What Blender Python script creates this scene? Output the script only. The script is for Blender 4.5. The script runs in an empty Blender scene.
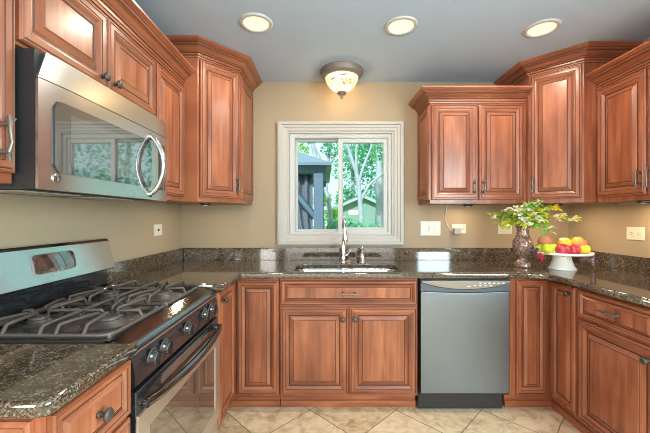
import bpy, math, random
from mathutils import Vector, Matrix
random.seed(7)
SC = bpy.context.scene
COL = SC.collection
F, CX, CY, H = 325.0, 325.0, 216.5, 1.31      # focal length in pixels, image centre, eye height
YB, XL, XR, ZC = 2.82, -1.241, 2.113, 2.475   # back wall, side walls, ceiling
ZW = 0.935                                    # worktop height

# ------------------------------------------------------------------ camera, world, sun, area lights, exposure
cam = bpy.data.cameras.new('camera')
cam.sensor_width = 36.0
cam.lens = F / 650.0 * 36.0
cam.clip_start = 0.02
camo = bpy.data.objects.new('camera', cam)
COL.objects.link(camo)
camo.location = (0, 0, H)
camo.rotation_euler = (math.radians(90), 0, 0)
SC.camera = camo

world = bpy.data.worlds.new('sky')
SC.world = world
world.use_nodes = True
bg = world.node_tree.nodes['Background']
bg.inputs[0].default_value = (0.70, 0.95, 1.0, 1)
bg.inputs[1].default_value = 1.25

def lamp(name, kind, loc, rot, power, color, size=None, size_y=None, shape=None, parent=None):
    l = bpy.data.lights.new(name, kind)
    l.energy = power
    l.color = color
    if kind == 'AREA':
        l.shape = shape or 'RECTANGLE'
        l.size = size
        if l.shape in ('RECTANGLE', 'ELLIPSE'):
            l.size_y = size_y or size
    elif kind == 'POINT' and size:
        l.shadow_soft_size = size
    o = bpy.data.objects.new(name, l)
    COL.objects.link(o)
    o.location = loc
    o.rotation_euler = rot
    o.parent = parent
    return o

sun = lamp('sun', 'SUN', (0, 0, 8), (math.radians(52), 0, math.radians(-25)), 5.5, (0.92, 1.0, 0.95))
sun.data.angle = math.radians(3)
lamp('rear_fill', 'AREA', (0.4, -3.35, 1.35), (math.radians(90), 0, 0), 50, (0.94, 0.98, 1.0), 3.0, 2.1)  # added fill panel behind the camera; the rear wall has no opening
lamp('right_fill', 'AREA', (2.06, -0.7, 1.5), (math.radians(90), 0, math.radians(90)), 170, (0.74, 0.97, 1.0), 1.8, 1.4)  # unseen fill added to brighten the left wall, no window modelled here
lamp('left_fill', 'AREA', (-1.19, -1.3, 1.5), (math.radians(90), 0, math.radians(-90)), 80, (1.0, 0.97, 0.92), 1.8, 1.4)  # fill light added to lift the right-hand cabinets; this wall has no window
vs = SC.view_settings
vs.view_transform = 'Standard'
vs.look = 'None'
vs.gamma = 1
vs.exposure = 0.2
vs.use_curve_mapping = False
try:
    SC.cycles.max_bounces = 10
    SC.cycles.diffuse_bounces = 6
    SC.cycles.transparent_max_bounces = 24
    SC.cycles.caustics_reflective = False
    SC.cycles.caustics_refractive = False
    SC.cycles.sample_clamp_indirect = 4.0
    SC.cycles.filter_width = 0.9
    SC.cycles.denoising_prefilter = 'ACCURATE'
except Exception:
    pass

# ------------------------------------------------------------------ materials
def new_mat(name):
    m = bpy.data.materials.new(name)
    m.use_nodes = True
    nt = m.node_tree
    return m, nt, nt.nodes['Principled BSDF']

def simple(name, color, rough=0.5, metal=0.0, coat=0.0, bump=0.0, bscale=60, spec=0.5, var=0.0):
    m, nt, p = new_mat(name)
    p.inputs['Base Color'].default_value = (*color, 1)
    p.inputs['Roughness'].default_value = rough
    p.inputs['Metallic'].default_value = metal
    p.inputs['Coat Weight'].default_value = coat
    p.inputs['Specular IOR Level'].default_value = spec
    if bump or var:
        tc = nt.nodes.new('ShaderNodeTexCoord')
        n = nt.nodes.new('ShaderNodeTexNoise')
        n.inputs['Scale'].default_value = bscale
        n.inputs['Detail'].default_value = 4
        nt.links.new(tc.outputs['Object'], n.inputs['Vector'])
        if bump:
            b = nt.nodes.new('ShaderNodeBump')
            b.inputs['Strength'].default_value = bump
            b.inputs['Distance'].default_value = 0.004
            nt.links.new(n.outputs['Fac'], b.inputs['Height'])
            nt.links.new(b.outputs['Normal'], p.inputs['Normal'])
        if var:
            mx = nt.nodes.new('ShaderNodeMix')
            mx.data_type = 'RGBA'
            mx.inputs['A'].default_value = (*[c * (1 - var) for c in color], 1)
            mx.inputs['B'].default_value = (*[min(1, c * (1 + var)) for c in color], 1)
            nt.links.new(n.outputs['Fac'], mx.inputs['Factor'])
            nt.links.new(mx.outputs['Result'], p.inputs['Base Color'])
    return m

def mirrorish(name, color, rough, ior=2.5, **k):
    m = simple(name, color, rough, coat=1.0)
    m.node_tree.nodes['Principled BSDF'].inputs['IOR'].default_value = ior
    return m

def ramp(nt, fac, stops, interp='LINEAR'):
    r = nt.nodes.new('ShaderNodeValToRGB')
    r.color_ramp.interpolation = interp
    el = r.color_ramp.elements
    while len(el) < len(stops):
        el.new(0.5)
    for e, (pos, c) in zip(el, stops):
        e.position = pos
        e.color = (*c, 1)
    nt.links.new(fac, r.inputs['Fac'])
    return r

def wood(name, dark, mid, light, rough=0.34):
    m, nt, p = new_mat(name)
    tc = nt.nodes.new('ShaderNodeTexCoord')
    oi = nt.nodes.new('ShaderNodeObjectInfo')
    off = nt.nodes.new('ShaderNodeMath'); off.operation = 'MULTIPLY'; off.inputs[1].default_value = 37.0
    nt.links.new(oi.outputs['Random'], off.inputs[0])
    mp = nt.nodes.new('ShaderNodeMapping')
    mp.inputs['Scale'].default_value = (34, 2.2, 1)
    nt.links.new(tc.outputs['UV'], mp.inputs['Vector'])
    n1 = nt.nodes.new('ShaderNodeTexNoise'); n1.noise_dimensions = '4D'
    n1.inputs['Scale'].default_value = 1.0; n1.inputs['Detail'].default_value = 5; n1.inputs['Distortion'].default_value = 0.6
    nt.links.new(mp.outputs['Vector'], n1.inputs['Vector'])
    nt.links.new(off.outputs[0], n1.inputs['W'])
    mp2 = nt.nodes.new('ShaderNodeMapping')
    mp2.inputs['Scale'].default_value = (7, 2.6, 1)
    nt.links.new(tc.outputs['UV'], mp2.inputs['Vector'])
    n2 = nt.nodes.new('ShaderNodeTexNoise'); n2.noise_dimensions = '4D'
    n2.inputs['Scale'].default_value = 1.0; n2.inputs['Detail'].default_value = 3
    nt.links.new(mp2.outputs['Vector'], n2.inputs['Vector'])
    nt.links.new(off.outputs[0], n2.inputs['W'])
    mx = nt.nodes.new('ShaderNodeMath'); mx.operation = 'MULTIPLY_ADD'
    mx.inputs[1].default_value = 0.5
    nt.links.new(n1.outputs['Fac'], mx.inputs[0])
    hf = nt.nodes.new('ShaderNodeMath'); hf.operation = 'MULTIPLY'; hf.inputs[1].default_value = 0.5
    nt.links.new(n2.outputs['Fac'], hf.inputs[0])
    nt.links.new(hf.outputs[0], mx.inputs[2])
    r = ramp(nt, mx.outputs[0], [(0.33, dark), (0.5, mid), (0.66, light)])
    nt.links.new(r.outputs['Color'], p.inputs['Base Color'])
    p.inputs['Roughness'].default_value = rough
    p.inputs['Coat Weight'].default_value = 0.25
    p.inputs['Coat Roughness'].default_value = 0.22
    return m

WOOD = wood('cherry_wood', (0.155, 0.044, 0.020), (0.285, 0.087, 0.039), (0.43, 0.155, 0.074))
GLAZE = simple('dark_glaze', (0.055, 0.020, 0.011), 0.5)
WM = [WOOD, GLAZE]
CABIN = simple('cabinet_underside', (0.42, 0.24, 0.13), 0.6)

def granite():
    m, nt, p = new_mat('brown_granite')
    tc = nt.nodes.new('ShaderNodeTexCoord')
    v = nt.nodes.new('ShaderNodeTexVoronoi'); v.inputs['Scale'].default_value = 260
    v.inputs['Randomness'].default_value = 1
    nt.links.new(tc.outputs['Object'], v.inputs['Vector'])
    sep = nt.nodes.new('ShaderNodeSeparateColor')
    nt.links.new(v.outputs['Color'], sep.inputs['Color'])
    n = nt.nodes.new('ShaderNodeTexNoise'); n.inputs['Scale'].default_value = 40; n.inputs['Detail'].default_value = 5
    nt.links.new(tc.outputs['Object'], n.inputs['Vector'])
    ad = nt.nodes.new('ShaderNodeMath'); ad.operation = 'MULTIPLY_ADD'; ad.inputs[1].default_value = 0.55
    nt.links.new(sep.outputs['Red'], ad.inputs[0])
    h2 = nt.nodes.new('ShaderNodeMath'); h2.operation = 'MULTIPLY'; h2.inputs[1].default_value = 0.55
    nt.links.new(n.outputs['Fac'], h2.inputs[0])
    nt.links.new(h2.outputs[0], ad.inputs[2])
    r = ramp(nt, ad.outputs[0], [(0.36, (0.026, 0.020, 0.015)), (0.54, (0.066, 0.047, 0.032)),
                                 (0.68, (0.115, 0.083, 0.054)), (0.80, (0.18, 0.137, 0.093)), (0.90, (0.30, 0.245, 0.175))])
    nt.links.new(r.outputs['Color'], p.inputs['Base Color'])
    p.inputs['Roughness'].default_value = 0.06
    p.inputs['IOR'].default_value = 1.85
    return m
GRAN = granite()

def tiles():
    m, nt, p = new_mat('travertine_tile')
    tc = nt.nodes.new('ShaderNodeTexCoord')
    mp = nt.nodes.new('ShaderNodeMapping')
    mp.inputs['Rotation'].default_value = (0, 0, math.radians(-45))
    mp.inputs['Location'].default_value = (-1.490, -1.633, 0)
    nt.links.new(tc.outputs['Object'], mp.inputs['Vector'])
    nz = nt.nodes.new('ShaderNodeTexNoise'); nz.inputs['Scale'].default_value = 18; nz.inputs['Detail'].default_value = 3
    nt.links.new(tc.outputs['Object'], nz.inputs['Vector'])
    wob = nt.nodes.new('ShaderNodeVectorMath'); wob.operation = 'MULTIPLY_ADD'
    wob.inputs[1].default_value = (0.012, 0.012, 0)
    nt.links.new(nz.outputs['Color'], wob.inputs[0])
    nt.links.new(mp.outputs['Vector'], wob.inputs[2])
    b = nt.nodes.new('ShaderNodeTexBrick')
    b.offset = 0.0; b.squash = 1.0
    b.inputs['Scale'].default_value = 1
    b.inputs['Brick Width'].default_value = 0.41
    b.inputs['Row Height'].default_value = 0.41
    b.inputs['Mortar Size'].default_value = 0.0035
    b.inputs['Mortar Smooth'].default_value = 0.2
    b.inputs['Color1'].default_value = (0.0, 0.0, 0.0, 1)
    b.inputs['Color2'].default_value = (1, 1, 1, 1)
    nt.links.new(wob.outputs[0], b.inputs['Vector'])
    n = nt.nodes.new('ShaderNodeTexNoise'); n.inputs['Scale'].default_value = 11; n.inputs['Detail'].default_value = 10
    n.inputs['Roughness'].default_value = 0.65; n.inputs['Distortion'].default_value = 0.8
    nt.links.new(tc.outputs['Object'], n.inputs['Vector'])
    ad = nt.nodes.new('ShaderNodeMath'); ad.operation = 'MULTIPLY_ADD'; ad.inputs[1].default_value = 0.12
    sep = nt.nodes.new('ShaderNodeSeparateColor')
    nt.links.new(b.outputs['Color'], sep.inputs['Color'])
    nt.links.new(sep.outputs['Red'], ad.inputs[0])
    nt.links.new(n.outputs['Fac'], ad.inputs[2])
    r = ramp(nt, ad.outputs[0], [(0.36, (0.36, 0.23, 0.115)), (0.50, (0.58, 0.425, 0.255)), (0.66, (0.76, 0.60, 0.40))])
    mx = nt.nodes.new('ShaderNodeMix'); mx.data_type = 'RGBA'
    mx.inputs['B'].default_value = (0.20, 0.145, 0.09, 1)
    nt.links.new(r.outputs['Color'], mx.inputs['A'])
    nt.links.new(b.outputs['Fac'], mx.inputs['Factor'])
    nt.links.new(mx.outputs['Result'], p.inputs['Base Color'])
    p.inputs['Roughness'].default_value = 0.38
    bp = nt.nodes.new('ShaderNodeBump'); bp.inputs['Strength'].default_value = 0.4; bp.inputs['Distance'].default_value = 0.003
    bp.invert = True
    nt.links.new(b.outputs['Fac'], bp.inputs['Height'])
    nt.links.new(bp.outputs['Normal'], p.inputs['Normal'])
    return m

def brushed(name, color, rough=0.27, sx=(1, 1, 160)):
    m, nt, p = new_mat(name)
    tc = nt.nodes.new('ShaderNodeTexCoord')
    mp = nt.nodes.new('ShaderNodeMapping'); mp.inputs['Scale'].default_value = sx
    nt.links.new(tc.outputs['Object'], mp.inputs['Vector'])
    n = nt.nodes.new('ShaderNodeTexNoise'); n.inputs['Scale'].default_value = 4; n.inputs['Detail'].default_value = 4
    nt.links.new(mp.outputs['Vector'], n.inputs['Vector'])
    mr = nt.nodes.new('ShaderNodeMapRange')
    mr.inputs['To Min'].default_value = rough - 0.02; mr.inputs['To Max'].default_value = rough + 0.02
    nt.links.new(n.outputs['Fac'], mr.inputs['Value'])
    nt.links.new(mr.outputs['Result'], p.inputs['Roughness'])
    p.inputs['Base Color'].default_value = (*color, 1)
    p.inputs['Metallic'].default_value = 1
    return m

STEEL = simple('brushed_steel', (0.58, 0.585, 0.58), 0.27, 1.0)
STEELV = brushed('brushed_steel_door', (0.22, 0.245, 0.275), 0.33, (160, 1, 1))
CHROME = simple('chrome', (0.78, 0.77, 0.75), 0.12, 1.0)
NICKEL = simple('satin_nickel', (0.50, 0.47, 0.42), 0.32, 1.0)
PEWTER = simple('twig_pewter', (0.20, 0.18, 0.16), 0.4, 0.7)
BRONZE = simple('aged_pewter', (0.085, 0.075, 0.07), 0.42, 0.5, bump=0.3, bscale=180)
BLACKG = simple('black_gloss', (0.015, 0.015, 0.017), 0.10, coat=0.4)
BLACKM = simple('black_plastic', (0.02, 0.02, 0.022), 0.45)
IRON = simple('cast_iron', (0.10, 0.083, 0.072), 0.36, 0.2, bump=0.3, bscale=220)
ENAMEL = simple('dark_enamel', (0.035, 0.033, 0.033), 0.14, coat=0.5)
SLATE = simple('slate_panel', (0.085, 0.105, 0.135), 0.3)
MWGLASS = mirrorish('smoked_glass', (0.035, 0.033, 0.032), 0.03, spec=1.0, coat=1.0)
OVENGLASS = mirrorish('oven_glass', (0.075, 0.06, 0.045), 0.03, spec=1.0, coat=1.0)
WHITEP = simple('white_plastic', (0.66, 0.63, 0.57), 0.35)
ALMOND = simple('almond_plastic', (0.74, 0.68, 0.56), 0.35)
DARKSLOT = simple('dark_slot', (0.03, 0.03, 0.03), 0.6)
GREYP = simple('grey_plastic', (0.33, 0.31, 0.29), 0.4)
VINYL = simple('white_vinyl', (0.47, 0.465, 0.455), 0.35)
TRIM = simple('painted_trim', (0.43, 0.40, 0.365), 0.38)
WALL = simple('beige_wall_paint', (0.365, 0.28, 0.187), 0.75, bump=0.12, bscale=90)
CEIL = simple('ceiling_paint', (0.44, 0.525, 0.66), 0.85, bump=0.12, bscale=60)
TILE = tiles()

def glass_mat(name, tint=(0.93, 0.98, 1.0)):
    m, nt, p = new_mat(name)
    nt.nodes.remove(p)
    out = nt.nodes['Material Output']
    t = nt.nodes.new('ShaderNodeBsdfTransparent'); t.inputs[0].default_value = (*tint, 1)
    g = nt.nodes.new('ShaderNodeBsdfGlossy'); g.inputs['Roughness'].default_value = 0.01
    fr = nt.nodes.new('ShaderNodeFresnel'); fr.inputs['IOR'].default_value = 1.12
    mx = nt.nodes.new('ShaderNodeMixShader')
    nt.links.new(fr.outputs[0], mx.inputs[0]); nt.links.new(t.outputs[0], mx.inputs[1]); nt.links.new(g.outputs[0], mx.inputs[2])
    nt.links.new(mx.outputs[0], out.inputs['Surface'])
    return m
GLASS = glass_mat('window_glass')

def emit(name, color, strength, edge=None, marble=False):
    m, nt, p = new_mat(name)
    p.inputs['Base Color'].default_value = (*color, 1)
    p.inputs['Emission Color'].default_value = (*color, 1)
    p.inputs['Emission Strength'].default_value = strength
    if marble:
        tc = nt.nodes.new('ShaderNodeTexCoord')
        n = nt.nodes.new('ShaderNodeTexNoise'); n.inputs['Scale'].default_value = 9; n.inputs['Detail'].default_value = 4
        n.inputs['Distortion'].default_value = 1.2
        nt.links.new(tc.outputs['Object'], n.inputs['Vector'])
        r = ramp(nt, n.outputs['Fac'], [(0.36, edge), (0.56, color)])
        nt.links.new(r.outputs['Color'], p.inputs['Emission Color'])
        nt.links.new(r.outputs['Color'], p.inputs['Base Color'])
    return m

def leaf_mat(name, c, trans=0.45):
    m, nt, p = new_mat(name)
    out = nt.nodes['Material Output']
    tc = nt.nodes.new('ShaderNodeTexCoord')
    n = nt.nodes.new('ShaderNodeTexNoise'); n.inputs['Scale'].default_value = 3.5; n.inputs['Detail'].default_value = 5
    nt.links.new(tc.outputs['Object'], n.inputs['Vector'])
    r = ramp(nt, n.outputs['Fac'], [(0.32, tuple(x * 0.55 for x in c)), (0.62, tuple(min(1, x * 1.25) for x in c))])
    nt.links.new(r.outputs['Color'], p.inputs['Base Color'])
    p.inputs['Roughness'].default_value = 0.5
    t = nt.nodes.new('ShaderNodeBsdfTranslucent')
    nt.links.new(r.outputs['Color'], t.inputs[0])
    mx = nt.nodes.new('ShaderNodeMixShader'); mx.inputs[0].default_value = trans
    nt.links.new(p.outputs[0], mx.inputs[1]); nt.links.new(t.outputs[0], mx.inputs[2])
    nt.links.new(mx.outputs[0], out.inputs['Surface'])
    return m

# ------------------------------------------------------------------ mesh builder
class MB:
    def __init__(s):
        s.v = []; s.f = []; s.m = []; s.s = []; s.u = []; s.M = Matrix()
    def vert(s, p):
        s.v.append(tuple(s.M @ Vector(p))); return len(s.v) - 1
    def face(s, idx, mat=0, smooth=False, uv=None, grain='z'):
        s.f.append(tuple(idx)); s.m.append(mat); s.s.append(smooth)
        if uv is None:
            g = 'xyz'.index(grain); o = [a for a in (0, 1, 2) if a != g]
            uv = [(s.v[i][o[0]] + s.v[i][o[1]], s.v[i][g]) for i in idx]
        s.u.append(uv)
    def box(s, x0, x1, y0, y1, z0, z1, mat=0, grain='z'):
        a = [s.vert(p) for p in ((x0,y0,z0),(x1,y0,z0),(x1,y1,z0),(x0,y1,z0),(x0,y0,z1),(x1,y0,z1),(x1,y1,z1),(x0,y1,z1))]
        for q in ((0,3,2,1),(4,5,6,7),(0,1,5,4),(1,2,6,5),(2,3,7,6),(3,0,4,7)):
            s.face([a[i] for i in q], mat, False, None, grain)
    def frame(s, x0, x1, z0, z1, prof, cap=True, capmat=0, off=0.0):
        """nested rectangles in the xz plane, facing -y; prof = (inset, y, material)"""
        prev = None
        for ins, y, mat in prof:
            r = [s.vert(p) for p in ((x0+ins,y,z0+ins),(x1-ins,y,z0+ins),(x1-ins,y,z1-ins),(x0+ins,y,z1-ins))]
            if prev:
                for j in range(4):
                    s.face((prev[j], prev[(j+1)%4], r[(j+1)%4], r[j]), mat, False, None, 'x' if j % 2 == 0 else 'z')
            prev = r
        if cap:
            s.face(prev, capmat, False, None, 'z')
        return prev
    def tube(s, pts, r, n=10, mat=0, cap=True, sq=1.0):
        pts = [Vector(p) for p in pts]
        rs = r if isinstance(r, (list, tuple)) else [r] * len(pts)
        rings = []; up = None
        for i, p in enumerate(pts):
            d = (pts[min(i+1, len(pts)-1)] - pts[max(i-1, 0)]).normalized()
            if up is None:
                up = Vector((0,0,1)) if abs(d.z) < 0.9 else Vector((1,0,0))
            a = d.cross(up)
            if a.length < 1e-5: a = d.orthogonal()
            a.normalize(); b = a.cross(d).normalized(); up = b
            rings.append([s.vert(p + (a*math.cos(2*math.pi*k/n) + b*sq*math.sin(2*math.pi*k/n))*rs[i]) for k in range(n)])
        for i in range(len(rings)-1):
            for k in range(n):
                s.face((rings[i][k], rings[i+1][k], rings[i+1][(k+1)%n], rings[i][(k+1)%n]), mat, True)
        if cap:
            s.face(rings[0], mat); s.face(rings[-1][::-1], mat)
    def lathe(s, prof, n=24, mat=0, mats=None, smooth=True):
        """prof = (radius, z) from bottom/outside up; around local z"""
        rings = []
        for r, z in prof:
            if r < 1e-6: rings.append([s.vert((0,0,z))])
            else: rings.append([s.vert((r*math.cos(2*math.pi*k/n), r*math.sin(2*math.pi*k/n), z)) for k in range(n)])
        for i in range(len(rings)-1):
            a, b = rings[i], rings[i+1]; mt = mats[i] if mats else mat
            for k in range(n):
                k2 = (k+1) % n
                if len(a) == 1 and len(b) == 1: continue
                if len(a) == 1: s.face((a[0], b[k2], b[k]), mt, smooth)
                elif len(b) == 1: s.face((a[k], a[k2], b[0]), mt, smooth)
                else: s.face((a[k], a[k2], b[k2], b[k]), mt, smooth)
    def ball(s, c, r, n=14, m=8, mat=0, sx=1, sz=1, sy=1):
        keep = s.M.copy()
        s.M = keep @ Matrix.Translation(c) @ Matrix.Diagonal((sx, sy, sz, 1))
        s.lathe([(r*math.sin(math.pi*i/m), -r*math.cos(math.pi*i/m)) for i in range(m+1)], n, mat)
        s.M = keep
    def sweep(s, path, prof, mat_of=lambda i: 0, closed_ends=True, side=1, grain_uv=True):
        """profile (out, up) swept along a flat path with mitred corners; out = to the right of travel * side"""
        P = [Vector((p[0], p[1], 0)) for p in path]; z0 = path[0][2]
        offs = []
        for i in range(len(P)):
            ns = []
            if i > 0: d = (P[i]-P[i-1]).normalized(); ns.append(Vector((d.y, -d.x, 0))*side)
            if i < len(P)-1: d = (P[i+1]-P[i]).normalized(); ns.append(Vector((d.y, -d.x, 0))*side)
            offs.append(ns[0] if len(ns) == 1 else (ns[0]+ns[1]) / (1+ns[0].dot(ns[1])))
        L = 0; rows = []; Ls = []
        for i in range(len(P)):
            if i: L += (P[i]-P[i-1]).length
            Ls.append(L)
            rows.append([s.vert(P[i] + offs[i]*o + Vector((0,0,z0+u))) for o, u in prof])
        acc = [0]
        for j in range(1, len(prof)): acc.append(acc[-1] + math.dist(prof[j], prof[j-1]))
        for i in range(len(P)-1):
            for j in range(len(prof)-1):
                q = (rows[i][j], rows[i+1][j], rows[i+1][j+1], rows[i][j+1])
                uv = [(acc[j], Ls[i]), (acc[j], Ls[i+1]), (acc[j+1], Ls[i+1]), (acc[j+1], Ls[i])]
                if side < 0: q = q[::-1]; uv = uv[::-1]
                s.face(q, mat_of(j), False, uv)
        if closed_ends:
            s.face(rows[0] if side > 0 else rows[0][::-1], 0); s.face(rows[-1][::-1] if side > 0 else rows[-1], 0)
    def prism(s, poly, y0, y1, mat=0, smooth=False):
        """polygon in xz (counter-clockwise seen from -y) extruded from y0 (front) to y1 (back)"""
        a = [s.vert((x, y0, z)) for x, z in poly]; b = [s.vert((x, y1, z)) for x, z in poly]
        s.face(a, mat); s.face(b[::-1], mat); n = len(poly)
        for i in range(n):
            s.face((a[i], b[i], b[(i+1)%n], a[(i+1)%n]), mat, smooth)
    def build(s, name, mats, parent=None, bevel=0, loc=None, rot=None, seg=2):
        sm = set(i for f, q in zip(s.f, s.s) if q for i in f); cp = {}
        for k, (f, q) in enumerate(zip(s.f, s.s)):      # flat faces keep their own copies of points shared with smooth ones
            if not q and any(i in sm for i in f):
                nf = []
                for i in f:
                    if i in sm:
                        if i not in cp: s.v.append(s.v[i]); cp[i] = len(s.v)-1
                        i = cp[i]
                    nf.append(i)
                s.f[k] = tuple(nf)
        me = bpy.data.meshes.new(name)
        me.from_pydata(s.v, [], s.f)
        if not isinstance(mats, (list, tuple)): mats = [mats]
        for m in mats: me.materials.append(m)
        ul = me.uv_layers.new(name='UVMap')
        k = 0
        for p, uv in zip(me.polygons, s.u):
            for j in range(p.loop_total):
                ul.data[p.loop_start+j].uv = uv[j]
        me.polygons.foreach_set('material_index', s.m)
        me.polygons.foreach_set('use_smooth', s.s)
        me.update()
        o = bpy.data.objects.new(name, me)
        COL.objects.link(o)
        if parent: o.parent = parent
        if loc: o.location = loc
        if rot: o.rotation_euler = rot
        if bevel:
            b = o.modifiers.new('bevel', 'BEVEL'); b.width = bevel; b.segments = seg; b.limit_method = 'ANGLE'
            b.angle_limit = math.radians(40)
        return o

def tag(o, label=None, cat=None, group=None, kind=None):
    if label: o['label'] = label
    if cat: o['category'] = cat
    if group: o['group'] = group
    if kind: o['kind'] = kind
    return o
def empty(name, loc=(0,0,0), rz=0.0, label=None, cat=None, group=None, kind=None):
    o = bpy.data.objects.new(name, None)
    o.empty_display_size = 0.1
    COL.objects.link(o); o.location = loc; o.rotation_euler = (0, 0, rz)
    return tag(o, label, cat, group, kind)
def at(px, py, Y):
    return Vector(((px-CX)*Y/F, Y, H - (py-CY)*Y/F))
R = math.radians
def bez(p0, p1, p2, n=8):
    p0, p1, p2 = Vector(p0), Vector(p1), Vector(p2)
    return [(1-t)**2*p0 + 2*t*(1-t)*p1 + t*t*p2 for t in [i/n for i in range(n+1)]]

# ------------------------------------------------------------------ room shell
ROOM_Y0 = -3.5
mb = MB(); mb.box(XL-0.1, XR+0.1, ROOM_Y0, YB+0.1, -0.1, 0); tag(mb.build('floor', TILE), kind='structure')
mb = MB(); mb.box(XL-0.15, XR+0.15, ROOM_Y0, YB+0.15, ZC, ZC+0.15); tag(mb.build('ceiling', CEIL), kind='structure')
mb = MB(); mb.box(XL-0.12, XL, ROOM_Y0, YB, 0, ZC); tag(mb.build('wall_left', WALL), kind='structure')
mb = MB(); mb.box(XR, XR+0.12, ROOM_Y0, YB, 0, ZC); tag(mb.build('wall_right', WALL), kind='structure')
mb = MB(); mb.box(XL-0.12, XR+0.12, ROOM_Y0-0.12, ROOM_Y0, 0, ZC); tag(mb.build('wall_rear', WALL), kind='structure')
WX0, WX1, WZ0, WZ1 = -0.312, 0.599, 1.126, 2.043
mb = MB()
mb.box(XL-0.12, WX0, YB, YB+0.14, 0, ZC); mb.box(WX1, XR+0.12, YB, YB+0.14, 0, ZC)
mb.box(WX0, WX1, YB, YB+0.14, 0, WZ0); mb.box(WX0, WX1, YB, YB+0.14, WZ1, ZC)
tag(mb.build('wall_back', WALL), kind='structure')

# window with stepped casing, vinyl frame and two sliding sashes
win = empty('window_1', (0, YB, 0), kind='structure')
mb = MB()
mb.frame(-0.408, 0.677, 1.063, 2.130, [(0, 0, 0), (0, -0.034, 0), (0.012, -0.038, 0), (0.028, -0.038, 0), (0.034, -0.028, 0),
         (0.052, -0.026, 0), (0.058, -0.020, 0), (0.078, -0.018, 0), (0.086, -0.010, 0), (0.098, -0.010, 0), (0.098, 0.06, 0)], cap=False)
mb.build('casing', TRIM, win)
mb = MB()
mb.frame(WX0, WX1, WZ0, WZ1, [(0, 0.09, 0), (0, 0.012, 0), (0.006, 0.008, 0), (0.046, 0.008, 0), (0.052, 0.014, 0), (0.052, 0.09, 0)], cap=False)
mb.build('window_frame', VINYL, win)
for nm, x0, x1, y, in (('left', WX0+0.050, 0.150, 0.058), ('right', 0.116, WX1-0.050, 0.022)):
    mb = MB()
    wsash = 0.022 if nm == 'left' else 0.040
    mb.frame(x0, x1, WZ0+0.050, WZ1-0.050, [(0, y+0.03, 0), (0, y, 0), (wsash-0.006, y, 0), (wsash, y+0.006, 0), (wsash, y+0.03, 0)], cap=False)
    sh = mb.build('sash', VINYL, win)
    mb = MB(); mb.box(x0+wsash-0.004, x1-wsash+0.004, y+0.014, y+0.018, WZ0+0.05+wsash-0.004, WZ1-0.05-wsash+0.004)
    mb.build('pane', GLASS, sh)
    if nm == 'right':
        mb = MB(); mb.box(x0+0.008, x0+0.022, y-0.012, y, 1.46, 1.54); mb.build('sash_latch', WHITEP, sh, 0.003)

# ------------------------------------------------------------------ cabinet kit
# local frame of every cabinet: x to the right along the face, -y out of the face, z up
DT = 0.021
def door_prof(k=1.0, t=DT):
    return [(0, 0, 0), (0, -t+0.006, 0), (0.006*k, -t+0.001, 0), (0.010*k, -t+0.001, 0), (0.0130*k, -t+0.003, 1), (0.016*k, -t, 0), (0.034*k, -t, 0),
            (0.0365*k, -t+0.0025, 1), (0.042*k, -t+0.0035, 0), (0.050*k, -t+0.008, 0), (0.0555*k, -t+0.0125, 0), (0.0620*k, -t+0.013, 1), (0.064*k, -t+0.011, 0),
            (0.084*k, -t+0.003, 0), (0.0878*k, -t+0.0050, 1), (0.091*k, -t+0.003, 0)]
def door(parent, x0, x1, z0, z1, k=1.0, name='door', y=0.0):
    mb = MB(); mb.M = Matrix.Translation((0, y, 0))
    mb.frame(x0, x1, z0, z1, door_prof(k), True, 0)
    return mb.build(name, WM, parent)
def knob(parent, x, z, y=-DT, name='knob'):
    mb = MB(); mb.M = Matrix.Translation((x, y, z)) @ Matrix.Rotation(R(90), 4, 'X')
    mb.lathe([(0.009, 0), (0.007, 0.004), (0.0055, 0.012), (0.009, 0.018), (0.0165, 0.021), (0.0175, 0.025), (0.014, 0.030), (0.006, 0.032), (0, 0.032)], 18)
    return mb.build(name, BRONZE, parent)
def pull(parent, x, z, L=0.115, vertical=True, y=-DT, mat=None):
    mb = MB()
    mb.M = Matrix.Translation((x, y, z)) @ (Matrix() if vertical else Matrix.Rotation(R(90), 4, 'Y'))
    h = L/2
    mb.tube([(0.002, -0.028, -h), (-0.002, -0.030, -h*0.6), (0.003, -0.034, -h*0.2), (-0.001, -0.033, h*0.3), (0.002, -0.030, h*0.7), (0, -0.027, h)],
            [0.0035, 0.0062, 0.0050, 0.0060, 0.0062, 0.0035], 8)
    for s in (-1, 1):
        mb.tube([(0, 0, s*h*0.62), (0, -0.012, s*h*0.60), (0, -0.031, s*h*0.62)], [0.009, 0.0055, 0.0058], 8)
        mb.tube([(0, -0.030, s*h*0.62), (0.008*s, -0.034, s*h*0.80), (0.013*s, -0.036, s*h*0.9)], [0.0045, 0.004, 0.002], 6)
    return mb.build('handle', mat or PEWTER, parent)
CROWN = [(0, 0), (0.008, 0), (0.010, 0.008), (0.008, 0.0125), (0.013, 0.014), (0.014, 0.025), (0.012, 0.0295), (0.020, 0.031), (0.023, 0.036), (0.022, 0.0405), (0.029, 0.045),
         (0.042, 0.055), (0.052, 0.060), (0.054, 0.0645), (0.062, 0.067), (0.064, 0.071), (0.064, 0.075), (0.070, 0.077), (0.088, 0.090), (0.090, 0.100), (0, 0.100)]
crown_mat = lambda j: 1 if j in (2, 5, 8, 12, 15) else 0
def body_poly(parent, poly, z0, z1, name='body'):
    """vertical walls from a floor outline (counter-clockwise from above), closed top and bottom"""
    mb = MB(); n = len(poly)
    a = [mb.vert((x, y, z0)) for x, y in poly]; b = [mb.vert((x, y, z1)) for x, y in poly]
    mb.face(a[::-1], 2, False, None, 'x'); mb.face(b, 0, False, None, 'x')
    for i in range(n): mb.face((a[i], a[(i+1)%n], b[(i+1)%n], b[i]), 0)
    return mb.build(name, [WOOD, GLAZE, CABIN], parent)
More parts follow.
